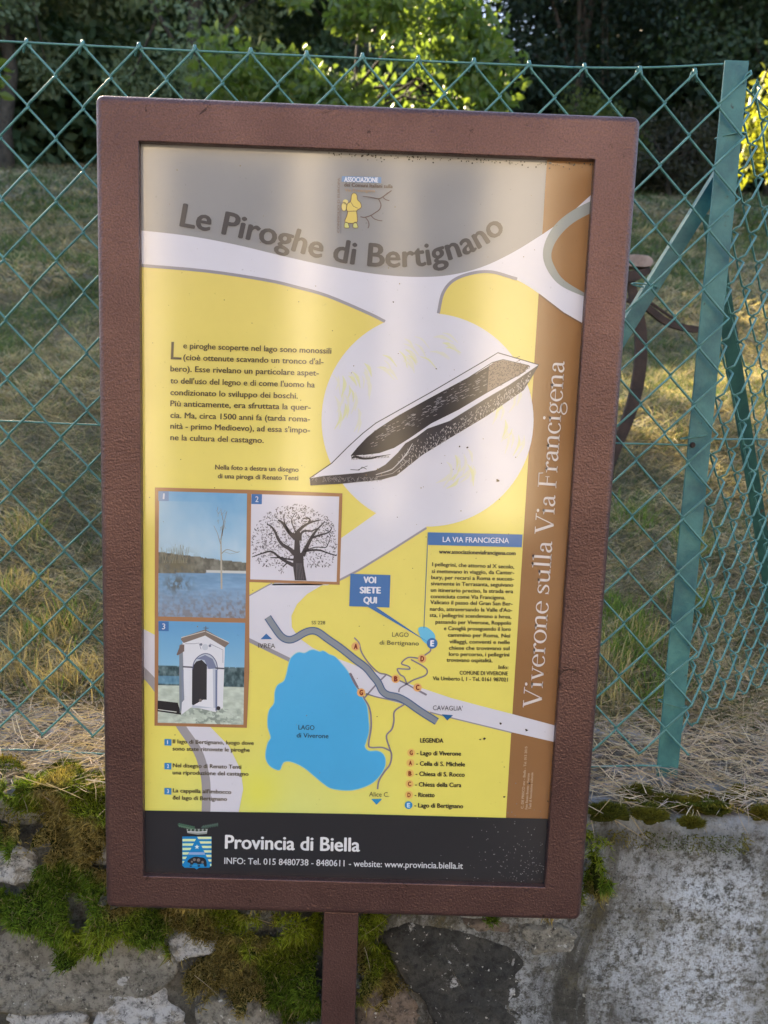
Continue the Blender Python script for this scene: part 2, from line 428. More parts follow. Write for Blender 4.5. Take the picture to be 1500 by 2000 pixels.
stones = [
 ([(-40,1850),(60,1832),(150,1850),(250,1838),(330,1868),(350,1910),(300,1958),(200,1992),(100,2000),(-40,1996)], 'grey', .012, 'large smooth grey stone with pale specks'),
 ([(168,2030),(190,1950),(225,1918),(262,1912),(310,1950),(345,1985),(370,2040)], 'white', .010, 'white lichened stone'),
 ([(322,1852),(358,1838),(412,1848),(418,1866),(385,1882),(345,1882)], 'white', .016, None),
 ([(-30,1665),(20,1660),(62,1690),(60,1735),(20,1745),(-30,1740)], 'white', .012, None),
 ([(140,1650),(205,1630),(215,1700),(160,1695)], 'white', .010, None),
 ([(-30,1555),(35,1558),(75,1590),(60,1625),(20,1630),(-30,1610)], 'grey', .010, None),
 ([(380,1985),(430,1955),(520,1970),(560,2030),(380,2040)], 'grey', .016, None),
 ([(695,1955),(760,1942),(820,1965),(850,2030),(695,2040)], 'brown', .012, None),
 ([(745,1836),(800,1816),(900,1830),(985,1848),(1030,1862),(1072,1900),(1090,1960),(1080,2040),(860,2050),(838,1975),(792,1930),(765,1880)], 'dark', .008, 'dark slab of stone beside the sign post'),
 ([(900,1802),(960,1798),(1004,1806),(1000,1822),(930,1820)], 'brown', .010, None),
 ([(1012,1808),(1090,1800),(1130,1822),(1110,1852),(1040,1858)], 'grey', .012, None),
 ([(-40,2010),(90,2005),(160,2010),(165,2110),(-40,2120)], 'white', .010, None),
 ([(380,2060),(560,2045),(620,2080),(600,2150),(390,2150)], 'grey', .010, None),
 ([(-330,1840),(-200,1800),(-80,1840),(-60,1960),(-180,2000),(-320,1960)], 'grey', .010, None),
 ([(-340,1650),(-220,1600),(-100,1640),(-90,1740),(-220,1770),(-340,1740)], 'white', .010, None),
 ([(700,2060),(900,2070),(1000,2080),(980,2200),(720,2200)], 'grey', .016, None),
 ([(190,2060),(330,2055),(350,2150),(200,2160)], 'brown', .02, None),
]
for k, (px, kd, pr, lb) in enumerate(stones): stone(px, kd, pr, lb, k * 7.3)

# ------------------------------------------------------------------ strands (moss, straw, grass)
def strands(root, direc, length, width, col0, col1, segs=2, curl=0.3, droop=0.0):
    """thin tapered curved blades; root (n,3), direc (n,3) unit, colours (n,3)"""
    n = len(root)
    side = np.cross(direc, RNG.normal(size=(n, 3))); side /= np.linalg.norm(side, axis=1)[:, None] + 1e-9
    bend = np.cross(direc, side) * (RNG.uniform(-1, 1, n) * curl)[:, None]
    bend[:, 2] -= droop
    V, C = [], []
    for k in range(segs):
        t = k / segs
        p = root + direc * (length * t)[:, None] + bend * (length * t * t)[:, None]
        w = (width * (1 - 0.45 * t) * 0.5)[:, None]
        V += [p - side * w, p + side * w]
        c = col0 * (1 - t) + col1 * t; C += [c, c]
    V.append(root + direc * length[:, None] + bend * length[:, None]); C.append(col1)
    nv = 2 * segs + 1
    V = np.stack(V, 1).reshape(-1, 3); C = np.stack(C, 1).reshape(-1, 3)
    b = (np.arange(n) * nv)[:, None]
    F = []
    for k in range(segs - 1):
        a = 2 * k
        F += [b + np.array([a, a + 1, a + 3]), b + np.array([a, a + 3, a + 2])]
    a = 2 * (segs - 1); F.append(b + np.array([a, a + 1, a + 2]))
    return V, np.concatenate(F), C
def unit(v): return v / (np.linalg.norm(v, axis=1)[:, None] + 1e-9)
def inside(px, poly):
    x, y = px[:, 0], px[:, 1]; r = np.zeros(len(px), bool); n = len(poly)
    for i in range(n):
        x0, y0 = poly[i]; x1, y1 = poly[(i + 1) % n]
        c = ((y0 > y) != (y1 > y)) & (x < (x1 - x0) * (y - y0) / (y1 - y0 + 1e-12) + x0)
        r ^= c
    return r
moss_px = [
 [(-20,1560),(50,1520),(110,1502),(215,1500),(215,1640),(205,1660),(185,1690),(215,1710),(230,1790),(300,1805),(285,1835),(205,1835),(190,1868),(125,1884),(95,1850),(50,1822),(-20,1800),(-20,1742),(20,1745),(62,1730),(66,1690),(110,1660),(62,1615),(75,1590)],
 [(-60,1600),(0,1612),(60,1630),(20,1662),(-60,1668)],
 [(215,1780),(632,1785),(628,2030),(560,2010),(515,1968),(430,1952),(372,1975),(345,1930),(352,1885),(420,1870),(410,1840),(355,1832),(320,1855),(270,1835)],
 [(690,1785),(765,1790),(742,1835),(768,1890),(795,1935),(760,1945),(700,1950)],
 [(1140,1610),(1175,1612),(1178,1700),(1140,1720)],
 [(215,1540),(1140,1600),(1140,1790),(215,1780)],
 [(-200,1780),(-60,1760),(-60,1830),(-200,1840)], [(-260,1560),(-60,1570),(-60,1600),(-200,1610)],
]
def moss_mask(px):
    jit = px + 34 * np.stack([fbm(px[:, 0] * .03, px[:, 1] * .03, seed=61) - .5, fbm(px[:, 0] * .03, px[:, 1] * .03, seed=62) - .5], 1) * 2 \
             + 12 * np.stack([fbm(px[:, 0] * .15, px[:, 1] * .15, seed=63) - .5, fbm(px[:, 0] * .15, px[:, 1] * .15, seed=64) - .5], 1)
    keep = np.zeros(len(px), bool)
    for k, p in enumerate(moss_px):
        a = inside(jit, p)
        if k == 5: a &= vnoise(px[:, 0] * .05, px[:, 1] * .05, seed=66) < 0.35
        keep |= a
    return keep
def moss_place(px):
    P = many_on_y(px, WALL_Y); X, Z = P[:, 0].copy(), P[:, 2].copy()
    lump = fbm(X * 20, Z * 20, octs=3, seed=65)
    hgt = 0.003 + 0.075 * np.clip(lump - 0.36, 0, 1)
    Y = wall_front(X, np.minimum(Z, .95)) - 0.010 - hgt
    top = Z > 0.962
    v = np.stack([(px[:, 0] - 750) / FPX, np.ones(len(px)), (1000 - px[:, 1]) / FPX], 1) @ RM.T
    q = CAM + v * ((0.976 + hgt * .6 - CAM[2]) / v[:, 2])[:, None]
    top &= q[:, 1] > Y
    X[top], Y[top], Z[top] = q[top, 0], q[top, 1], q[top, 2]
    front = (px[:, 0] > 195) & (px[:, 0] < 1150)
    Y = np.where(front, np.maximum(Y, 0.044), Y)
    return X, Y, Z, lump, top
def make_moss():
    # felt under the strands so that the stone does not show between them
    nx, ny = 490, 180
    gx, gy = np.meshgrid(np.linspace(-280, 1190, nx), np.linspace(1496, 2036, ny)); px = np.stack([gx.ravel(), gy.ravel()], 1)
    X, Y, Z, lump, top = moss_place(px)
    keep = moss_mask(px) & (fbm(X * 16, Z * 16, octs=4, seed=67) > 0.34)
    i = np.arange(nx * ny).reshape(ny, nx); f = np.stack([i[1:, :-1], i[1:, 1:], i[:-1, 1:], i[:-1, :-1]], -1).reshape(-1, 4)
    f = f[keep[f].all(1)]
    tone = fbm(X * 70, Z * 70, octs=4, seed=68)[:, None]
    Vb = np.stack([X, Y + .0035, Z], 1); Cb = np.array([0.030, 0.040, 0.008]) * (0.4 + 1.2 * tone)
    used = np.unique(f); remap = -np.ones(len(Vb), int); remap[used] = np.arange(len(used)); f = remap[f]; Vb, Cb = Vb[used], Cb[used]
    n = 300000
    px = np.stack([RNG.uniform(-280, 1190, n), RNG.uniform(1494, 2035, n)], 1)
    px = px[moss_mask(px)]
    X, Y, Z, lump, top = moss_place(px)
    kp = fbm(X * 16, Z * 16, octs=4, seed=67) > 0.315
    X, Y, Z, lump, px, top = X[kp], Y[kp], Z[kp], lump[kp], px[kp], top[kp]
    Y = Y + RNG.uniform(0, .004, len(X))
    root = np.stack([X, Y, Z], 1); m = len(X)
    e = 0.002
    gx = fbm((X + e) * 20, Z * 20, octs=3, seed=65) - lump; gz = fbm(X * 20, (Z + e) * 20, octs=3, seed=65) - lump
    d = np.stack([-gx * 14, np.full(m, -0.55), -gz * 14 + 0.35], 1); d[top] = [0, -.2, .8]
    d = unit(d + RNG.normal(scale=0.5, size=(m, 3)))
    L = RNG.uniform(0.004, 0.012, m) * (1 + 0.7 * (RNG.random(m) < 0.1))
    tone = fbm(X * 9, Z * 9, octs=4, seed=69)
    t = np.clip((tone - 0.40) / 0.2, 0, 1)[:, None]
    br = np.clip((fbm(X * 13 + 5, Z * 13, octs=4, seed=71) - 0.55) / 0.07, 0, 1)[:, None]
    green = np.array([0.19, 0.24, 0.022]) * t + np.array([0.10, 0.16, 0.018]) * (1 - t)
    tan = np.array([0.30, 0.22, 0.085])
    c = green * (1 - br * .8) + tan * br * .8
    c = c * (0.30 + 1.5 * np.clip((lump - 0.34) / 0.3, 0, 1))[:, None] ** 0.35 * RNG.uniform(0.5, 1.6, (m, 1)); dead = RNG.random(m) < 0.07  # hollows between the lumps coloured darker, as crevice shade
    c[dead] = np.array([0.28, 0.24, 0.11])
    V, F, C = strands(root, d, L, RNG.uniform(.0008, .0017, m), c * 0.4, c * 1.35, 2, 0.5, 0.15)  # dark roots and bright tips put shade and light into the colour
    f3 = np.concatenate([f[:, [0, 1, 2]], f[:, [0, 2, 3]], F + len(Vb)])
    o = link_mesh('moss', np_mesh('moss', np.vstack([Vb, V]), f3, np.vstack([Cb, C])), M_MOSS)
    tag(o, 'thick green and brown moss hanging over the left side of the wall', 'moss', kind='stuff')
make_moss()

def cushion(px, py, w, h, label, green=0.3):
    y0 = WALL_Y + 0.012 if py > 1575 else WALL_Y + 0.03
    c = on_z(px, py, WALL_TOP + 0.004)
    c[2] = WALL_TOP + 0.002
    rx = w / 1500 * 0.98 * 0.55; rz = h / 1500 * 0.98 * 0.50; ry = rx * 0.6
    nu, nv = 26, 12; V = []; U, W = np.meshgrid(np.linspace(0, 2 * np.pi, nu, endpoint=False), np.linspace(-0.35, np.pi / 2, nv))
    D = np.stack([np.cos(U) * np.cos(W), np.sin(U) * np.cos(W), np.sin(W)], -1).reshape(-1, 3)
    r = 1 + 1.5 * (fbm(D[:, 0] * 2.6 + px, D[:, 1] * 2.6, D[:, 2] * 2.6, octs=4, seed=80) - 0.5)
    P = c + D * r[:, None] * np.array([rx, ry, rz])
    i = np.arange(nu * nv).reshape(nv, nu); j = np.roll(i, -1, 1)
    f = np.stack([i[:-1], j[:-1], j[1:], i[1:]], -1).reshape(-1, 4)
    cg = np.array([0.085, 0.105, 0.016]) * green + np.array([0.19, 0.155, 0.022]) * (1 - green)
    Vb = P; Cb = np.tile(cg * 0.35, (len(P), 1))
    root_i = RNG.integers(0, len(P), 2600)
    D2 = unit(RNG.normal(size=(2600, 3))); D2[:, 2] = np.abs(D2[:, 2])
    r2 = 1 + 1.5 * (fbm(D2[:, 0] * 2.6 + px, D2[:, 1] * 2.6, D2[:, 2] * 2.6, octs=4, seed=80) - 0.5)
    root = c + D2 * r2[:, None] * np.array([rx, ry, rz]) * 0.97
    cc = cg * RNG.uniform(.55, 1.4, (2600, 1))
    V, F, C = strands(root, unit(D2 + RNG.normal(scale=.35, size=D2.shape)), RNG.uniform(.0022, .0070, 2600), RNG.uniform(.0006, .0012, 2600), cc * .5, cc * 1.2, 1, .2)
    f3 = np.concatenate([f[:, [0, 1, 2]], f[:, [0, 2, 3]], F + len(Vb)])
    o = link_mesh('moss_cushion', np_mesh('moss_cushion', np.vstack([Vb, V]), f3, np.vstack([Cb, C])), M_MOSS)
    tag(o, label, 'moss cushion', 'moss cushions along the top edge of the wall')
for a in [(1188,1586,64,34,'dark olive moss cushion on the wall edge, nearest the sign frame',.8),
          (1246,1550,64,34,'round olive moss cushion left of the green post foot',.7),
          (1270,1592,60,24,'flat olive moss cushion just below the post foot',.5),
          (1308,1566,44,30,'small moss cushion directly right of the post foot',.6),
          (1345,1572,58,30,'yellow moss cushion on the edge, right of the post foot',.1),
          (1350,1606,38,22,'low moss cushion hanging over the wall edge right of the post',.45),
          (1395,1580,50,28,'dark green moss cushion between two yellow ones',.9),
          (1372,1556,44,22,'yellow moss cushion set back from the edge',.1),
          (1457,1550,58,34,'bright yellow green moss cushion near the right picture edge',.25),
          (1492,1590,44,28,'ochre moss cushion on the edge at the far right',.15),
          (1424,1562,30,18,'tiny ochre moss cushion in the straw',.2),
          (128,1500,62,36,'round dark moss cushion on the wall left of the sign',.9)]:
    cushion(*a)

def make_rim_moss():
    n = 60000
    X = RNG.uniform(-1.2, 1.5, n); s = RNG.uniform(0, 1, n)
    m = fbm(X * 11, s * 1.1, octs=5, seed=171) + 0.10 * (1 - np.abs(s - .4) * 2)
    k = m > 0.565; X, s, m = X[k], s[k], m[k]; n = len(X)
    e = wall_front(X, np.full(n, .95)); q = s * 1.5 - 0.25
    Y = np.where(q > 0, e + .004 + q * .05, e - .004); Z = np.where(q > 0, wall_topz(X, Y), .955 + q * .10)
    h = 0.028 * np.clip(m - .565, 0, .25) / .25 * (0.7 + 0.6 * vnoise(X * 60, Y * 60, seed=172)); Z = Z + np.where(q > 0, h, 0); Y = Y - np.where(q > 0, 0, h * .6)
    d = unit(np.stack([np.zeros(n), np.where(q > 0, -.25, -1.), np.where(q > 0, 1., .1)], 1) + RNG.normal(scale=.5, size=(n, 3)))
    t = np.clip((fbm(X * 9, Y * 30, octs=3, seed=173) - .4) / .2, 0, 1)[:, None]
    c = (np.array([.28, .23, .035]) * t + np.array([.10, .13, .022]) * (1 - t)) * RNG.uniform(.4, 1.5, (n, 1))
    V, F, C = strands(np.stack([X, Y, Z], 1), d, RNG.uniform(.003, .008, n), RNG.uniform(.0008, .0016, n), c * .5, c * 1.2, 2, .4)
    o = link_mesh('moss', np_mesh('moss', V, F, C), M_MOSS)
    tag(o, 'ragged olive and yellow moss growing along the top rim of the wall', 'moss', kind='stuff')
make_rim_moss()

def make_straw():
    n = 26000
    X = RNG.uniform(-1.3, 1.6, n); Y = 0.080 + 0.42 * RNG.random(n) ** 1.1
    dens = fbm(X * 6, Y * 6, seed=90)
    k = (dens > 0.36) | (RNG.random(n) < 0.35); X, Y = X[k], Y[k]; n = len(X)
    Z = np.where(Y < 0.36, wall_topz(X, Y), np.maximum(slope_z(X, Y), wall_topz(X, Y))) + RNG.uniform(0, .018, n)
    a = RNG.uniform(0, 2 * np.pi, n)
    d = unit(np.stack([np.cos(a), np.sin(a) * .8, RNG.normal(0.02, .22, n)], 1))
    L = RNG.uniform(0.02, 0.075, n)
    t = RNG.random((n, 1)); c = np.array([0.66, 0.55, 0.38]) * t + np.array([0.34, 0.26, 0.19]) * (1 - t)
    pink = RNG.random(n) < 0.25; c[pink] = np.array([0.48, 0.38, 0.31])
    V, F, C = strands(np.stack([X, Y, Z], 1), d, L, RNG.uniform(.0007, .0016, n), c, c, 3, .35, .02)
    o = link_mesh('dry_straw', np_mesh('dry_straw', V, F, C), M_STRAW)
    tag(o, 'dry straw and dead grass littered along the top of the wall', 'straw', kind='stuff')
    # a few long stalks hanging in front of the wall
    pts = [((1130,1560),(1300,1650)),((1230,1590),(1262,1640)),((1360,1580),(1390,1640)),((870,1865),(900,1945)),((705,1830),(760,1800)),((712,1850),(728,1900)),((380,1905),(455,1960)),((500,1795),(580,1815)),((90,1530),(170,1560)),((30,1515),(110,1540)),((1420,1560),(1480,1540)),((1190,1560),(1160,1600))]
    r0 = np.array([on_y(*p[0], WALL_Y - .012) for p in pts]); r1 = np.array([on_y(*p[1], WALL_Y - .016) for p in pts])
    r0[:, 1] = np.minimum(r0[:, 1], wall_front(r0[:, 0], r0[:, 2]) - .014)
    L = np.linalg.norm(r1 - r0, axis=1); c = np.tile([0.42, .35, .24], (len(pts), 1))
    V, F, C = strands(r0, unit(r1 - r0), L, np.full(len(L), .0013), c, c, 4, .15)
    o = link_mesh('hanging_stalks', np_mesh('hanging_stalks', V, F, C), M_STRAW)
    tag(o, 'thin pale dead stalks hanging over the wall face', 'stalks', kind='stuff')
make_straw()

def ray_hit_slope(px, py):
    d = ray(px, py); t = np.linspace(0.9, 30, 6000); P = CAM + d * t[:, None]
    k = np.argmax(P[:, 2] < slope_z(P[:, 0], P[:, 1])); return P[k]
spot = ray_hit_slope(1330, 745)
def make_grass():
    Vs, Fs, Cs, off = [], [], [], 0
    for (y0, y1, n, L0, L1, w0, w1) in ((0.36, 1.6, 120000, .018, .050, .0010, .0022), (1.5, 3.6, 105000, .025, .060, .0018, .0034), (3.4, 7.5, 75000, .035, .08, .0045, .008), (7.2, 16, 45000, .05, .11, .010, .018)):
        Y = RNG.uniform(y0, y1, n); hw = (Y + 0.9) * 0.62 + 0.25
        X = RNG.uniform(-1, 1, n) * hw
        g = np.clip((patch(X, Y) - 0.47) / 0.10 + 0.15 * (vnoise(X * 9, Y * 9, seed=25) - .5) * 4, 0, 1)
        g = g * (1 - .8 * np.exp(-((Y - spot[1]) / .45) ** 2) * (X > .6)); isg = RNG.random(n) < (0.16 + 0.62 * g)  # pale straw favoured at the sun patch, brightening it by colour
        Z = slope_z(X, Y) - 0.003
        tilt = np.where(isg, RNG.uniform(.35, 1.0, n), RNG.uniform(.9, 1.5, n))
        a = RNG.uniform(0, 2 * np.pi, n)
        d = np.stack([np.sin(tilt) * np.cos(a), np.sin(tilt) * np.sin(a), np.cos(tilt)], 1)
        L = RNG.uniform(L0, L1, n) * np.where(isg, 1, 1.25)
        t = RNG.random((n, 1))
        cg = np.array([0.135, 0.19, 0.075]) * t + np.array([0.075, 0.115, 0.048]) * (1 - t)
        cs = np.array([0.54, 0.46, 0.32]) * t + np.array([0.24, 0.20, 0.14]) * (1 - t)
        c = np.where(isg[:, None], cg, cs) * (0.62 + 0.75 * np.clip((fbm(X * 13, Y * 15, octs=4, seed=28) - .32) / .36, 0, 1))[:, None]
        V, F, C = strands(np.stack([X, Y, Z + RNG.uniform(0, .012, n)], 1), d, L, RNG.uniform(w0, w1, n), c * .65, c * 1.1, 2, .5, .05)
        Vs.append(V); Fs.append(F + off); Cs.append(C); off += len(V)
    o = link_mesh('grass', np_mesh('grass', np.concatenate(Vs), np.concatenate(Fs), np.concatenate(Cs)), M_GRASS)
    tag(o, 'short half dry grass covering the slope behind the fence', 'grass', kind='stuff')
    # taller tufts at the foot of the fence
    Vs, Fs, Cs, off = [], [], [], 0
    tufts = [(1215, 1390, .55, 1), (1180, 1350, .5, .0), (1240, 1300, .62, .8), (1200, 1240, .7, 1), (1180, 1440, .42, .1), (1335, 1330, .75, .9), (1255, 1420, .45, .9),
             (30, 1430, .45, 0), (110, 1440, .42, .1), (180, 1440, .42, .0), (70, 1380, .55, .3), (150, 1340, .6, .4), (20, 1300, .7, .3), (1230,1330,.6,.2), (1350,1130,1.0,.9), (1230,1060,1.1,.9), (60,1180,.95,.4)]
    for (px, py, Y, g) in tufts:
        p = on_y(px, py, Y); n = 170
        X = p[0] + RNG.normal(0, .028, n); Yv = np.maximum(Y + RNG.normal(0, .03, n), 0.25)
        Z = np.maximum(slope_z(X, Yv), WALL_TOP - .01)
        a = RNG.uniform(0, 2 * np.pi, n); ti = RNG.uniform(.05, .8, n)
        d = np.stack([np.sin(ti) * np.cos(a), np.sin(ti) * np.sin(a), np.cos(ti)], 1)
        isg = RNG.random(n) < g
        c = np.where(isg[:, None], np.array([0.17, 0.27, 0.06]), np.array([0.52, 0.42, 0.24])) * RNG.uniform(.6, 1.2, (n, 1))
        V, F, C = strands(np.stack([X, Yv, Z], 1), d, RNG.uniform(.03, .085, n), RNG.uniform(.0012, .0024, n), c * .7, c, 4, .35, .12)
        Vs.append(V); Fs.append(F + off); Cs.append(C); off += len(V)
    o = link_mesh('grass_tufts', np_mesh('grass_tufts', np.concatenate(Vs), np.concatenate(Fs), np.concatenate(Cs)), M_GRASS)
    tag(o, 'taller green and straw coloured grass along the foot of the fence', 'grass', kind='stuff')
make_grass()

# ------------------------------------------------------------------ trees
TUBES = []   # openings in the foliage that let sun through: (point, half width, half height)
SIDE = np.cross(SUN_DIR, [0, 0, 1]); SIDE /= np.linalg.norm(SIDE); UPV = np.cross(SIDE, SUN_DIR)
def open_mask(P, pad=0.0):
    k = np.zeros(len(P), bool)
    for (c, w, h) in TUBES:
        q = P - c; along = q @ SUN_DIR
        k |= ((q @ SIDE / (w + pad)) ** 2 + (q @ UPV / (h + pad)) ** 2 < 1) & (along > 0.8)
    return k
TUBES.append((spot + np.array([0.35, 0.0, 0]), 1.3, 0.11))
TUBES.append((on_y(850, 110, 6.0), 0.6, 0.8))
TUBES.append((on_y(1500, 220, 7.6), 0.75, 0.8))
def leaf_cloud(centers, radii, n, size, c0, c1, squash=0.8, six=False):
    k = RNG.integers(0, len(centers), n)
    off = unit(RNG.normal(size=(n, 3))) * (RNG.random(n) ** 0.45)[:, None]
    P = centers[k] + off * radii[k][:, None] * np.array([1, 1, squash])
    shade = 0.5 + 0.5 * _hash(k.astype(np.int64), k * 3, k * 7, 5)
    m = ~open_mask(P, size * .55); P, shade, off = P[m], shade[m], off[m]; n = len(P)
    L = RNG.uniform(.6, 1.2, n) * size
    d = unit(RNG.normal(size=(n, 3)) + off * .6 + np.array([0, 0, -.2])); s = unit(np.cross(d, RNG.normal(size=(n, 3))))
    nr = np.cross(d, s)
    w = (L * .27)[:, None]; L1 = L[:, None]
    t = (RNG.random(n) * .6 + shade * .4)[:, None]
    c = np.array(c0) * (1 - t) + np.array(c1) * t
    if six:
        V = np.stack([P, P + d * L1 * .35 + s * w + nr * w * .3, P + d * L1 * .7 + s * w * .75 + nr * w * .2, P + d * L1 - nr * w * .3, P + d * L1 * .7 - s * w * .75 + nr * w * .2, P + d * L1 * .35 - s * w + nr * w * .3], 1)
        b = (np.arange(n) * 6)[:, None]
        F = np.concatenate([b + np.array([0, 1, 2, 3]), b + np.array([0, 3, 4, 5])])
        return V.reshape(-1, 3), F, np.repeat(c, 6, 0)
    V = np.stack([P, P + d * L1 * .5 + s * w, P + d * L1 - nr * w * .3, P + d * L1 * .5 - s * w], 1)
    F = (np.arange(n) * 4)[:, None] + np.array([0, 1, 2, 3])
    return V.reshape(-1, 3), F, np.repeat(c, 4, 0)
def tree(name, x, y, h, rad, n, size, c0, c1, label, cat='tree', nclump=60, low=0.02, mat=None, group=None, trunk_r=0.14, six=False, clump=(.35, .8), part='crown'):
    z = float(slope_z(np.array([x]), np.array([y]))[0])
    root = empty(name, (x, y, z))
    u = unit(RNG.normal(size=(nclump, 3))) * (RNG.random(nclump) ** 0.4)[:, None]
    C = np.stack([x + u[:, 0] * rad, y + u[:, 1] * rad * .8, z + h * (low + (1 - low) * (0.5 + 0.5 * u[:, 2]))], 1)
    R = RNG.uniform(*clump, nclump)
    V, F, Cc = leaf_cloud(C, R, n, size, c0, c1, six=six)
    link_mesh(part, np_mesh(part, V, F, Cc), mat or M_LEAF, root)
    mb = MB()
    top = np.array([x + RNG.normal(0, .2), y, z + h * .75])
    ts = np.linspace(0, 1, 9)[:, None]
    P = np.array([x, y, z - .15]) * (1 - ts) + top * ts; P[1:-1] += RNG.normal(0, .05 * rad / 2, (7, 3)) * np.array([1, 1, 0])
    mb.tube(P, np.linspace(trunk_r, trunk_r * .2, 9), 8)
    mb.build('trunk', M_BARK, root, smooth=True)
    mb = MB()
    for k in range(0, nclump, max(1, nclump // 22)):
        i = RNG.integers(2, 7); a = P[i]; b = C[k]; mid = (a + b) / 2 + np.array([0, 0, .12 * rad])
        if open_mask(np.array([a * (1 - q) + b * q + np.array([0, 0, .12 * rad * 4 * q * (1 - q)]) for q in np.linspace(0, 1, 15)])).any() and y > 9: continue
        mb.tube([a, mid, b], [trunk_r * .35, trunk_r * .2, trunk_r * .07], 5)
    mb.build('limbs', M_BARK, root, smooth=True)
    tag(root, label, cat, group)
    return root
G = 'trees along the top of the field'
tree('broadleaf_tree', -6.3, 12.6, 8.6, 2.3, 34000, .12, (.105, .145, .09), (.20, .25, .145), 'grey green leafy tree at the far left above the field', group=G, nclump=80)  # leaves lightened: the veil of flare is put into their colour
tree('broadleaf_tree', -3.2, 12.2, 8.9, 2.1, 38000, .11, (.105, .15, .09), (.21, .26, .14), 'olive green tree rising behind the upper left corner of the sign', group=G, nclump=85)  # leaf colour raised here too, imitating the hazy veil
tree('broadleaf_tree', -0.4, 13.4, 9.0, 2.1, 34000, .11, (.035, .065, .035), (.07, .11, .055), 'deep green tree behind the bright leafy shrub', group=G, nclump=80)
tree('broadleaf_tree', 3.15, 13.2, 9.1, 2.05, 44000, .10, (.012, .026, .020), (.035, .055, .035), 'very dark dense tree right of the small gap of sky', group=G, nclump=95)
tree('broadleaf_tree', 6.6, 12.8, 8.8, 2.3, 38000, .11, (.025, .05, .028), (.065, .095, .045), 'dark green tree above the fence post at the right', group=G, nclump=85)
tree('broadleaf_tree', -9.6, 12.8, 9.2, 2.6, 26000, .15, (.05, .08, .04), (.10, .13, .07), 'tall leafy tree beyond the left picture edge', group=G, nclump=80)
tree('broadleaf_tree', 10.2, 13.0, 7.4, 2.6, 18000, .15, (.03, .055, .03), (.07, .10, .05), 'leafy tree beyond the right picture edge', group=G, nclump=80)
tree('fruit_tree', -0.25, 6.1, 2.3, 1.15, 14000, .09, (.07, .12, .04), (.15, .215, .055), 'bright green leafy shrub with sunlit shoots behind the top of the sign', cat='shrub', nclump=46, low=.02, mat=M_LEAF_BRIGHT, trunk_r=.05, six=True, clump=(.22, .42))
tree('hazel_bush', 4.65, 7.6, 2.1, .8, 5200, .10, (.13, .18, .03), (.26, .27, .045), 'sunlit yellow green bush right of the fence post', cat='bush', nclump=30, low=.05, mat=M_LEAF_BRIGHT, trunk_r=.05, six=True, clump=(.25, .45))
tree('young_tree', -4.25, 6.6, 2.6, .55, 1500, .12, (.10, .17, .03), (.20, .25, .05), 'yellow green leafy branches at the left picture edge above the fence', cat='shrub', nclump=14, low=.3, mat=M_LEAF_BRIGHT, trunk_r=.04, six=True, clump=(.25, .4))
tree('round_bush', 4.6, 12.0, 1.25, 1.0, 9000, .07, (.03, .035, .022), (.07, .065, .04), 'low brownish hedge bush at the top of the field right of the sign', cat='bush', nclump=40, low=0, trunk_r=.05, clump=(.25, .4))
tree('round_bush', 3.3, 12.2, 1.35, .8, 8000, .07, (.04, .07, .02), (.12, .15, .04), 'green bush at the top of the field beside the sign corner', cat='bush', nclump=36, low=0, trunk_r=.05, clump=(.25, .4))
def woods():
    C, R = [], []
    for k in range(1150):
        x = RNG.uniform(-24, 18); y = RNG.uniform(15.2, 19.5); z = float(slope_z(np.array([x]), np.array([y]))[0])
        h = RNG.uniform(.2, 7.6 + 1.0 * math.sin(x * 1.3))
        if abs(x - 2.25) < 1.25: h = min(h, 2.3 * RNG.random() + .3)
        C.append((x, y, z + h)); R.append(RNG.uniform(.6, 1.1))
    for k in range(620):   # undergrowth closing the view under the crowns
        x = RNG.uniform(-14, 12); y = RNG.uniform(13.4, 16.5); z = float(slope_z(np.array([x]), np.array([y]))[0])
        C.append((x, y, z + RNG.uniform(.1, 2.2))); R.append(RNG.uniform(.5, .8))
    for k in range(900):   # more wood added further back to keep the sun off the field
        x = RNG.uniform(-30, 16); y = RNG.uniform(18.5, 24); z = float(slope_z(np.array([x]), np.array([y]))[0])
        h = RNG.uniform(1.5, 10.5)
        if abs(x - 3.1) < 1.5: h = min(h, 2.5)
        C.append((x, y, z + h)); R.append(RNG.uniform(.9, 1.4))
    V, F, Cc = leaf_cloud(np.array(C), np.array(R), 430000, .27, (.02, .04, .025), (.05, .075, .04))
    Cc = Cc * (1 + 1.4 * np.clip(.3 - V[:, 0] / 3, 0, 1))[:, None]      # paler to the left: hazy veil of flare put into the leaf colour
    o = link_mesh('woods', np_mesh('woods', V, F, Cc), M_LEAF)
    tag(o, 'dense dark woods behind the row of trees', 'woods', kind='stuff')
woods()
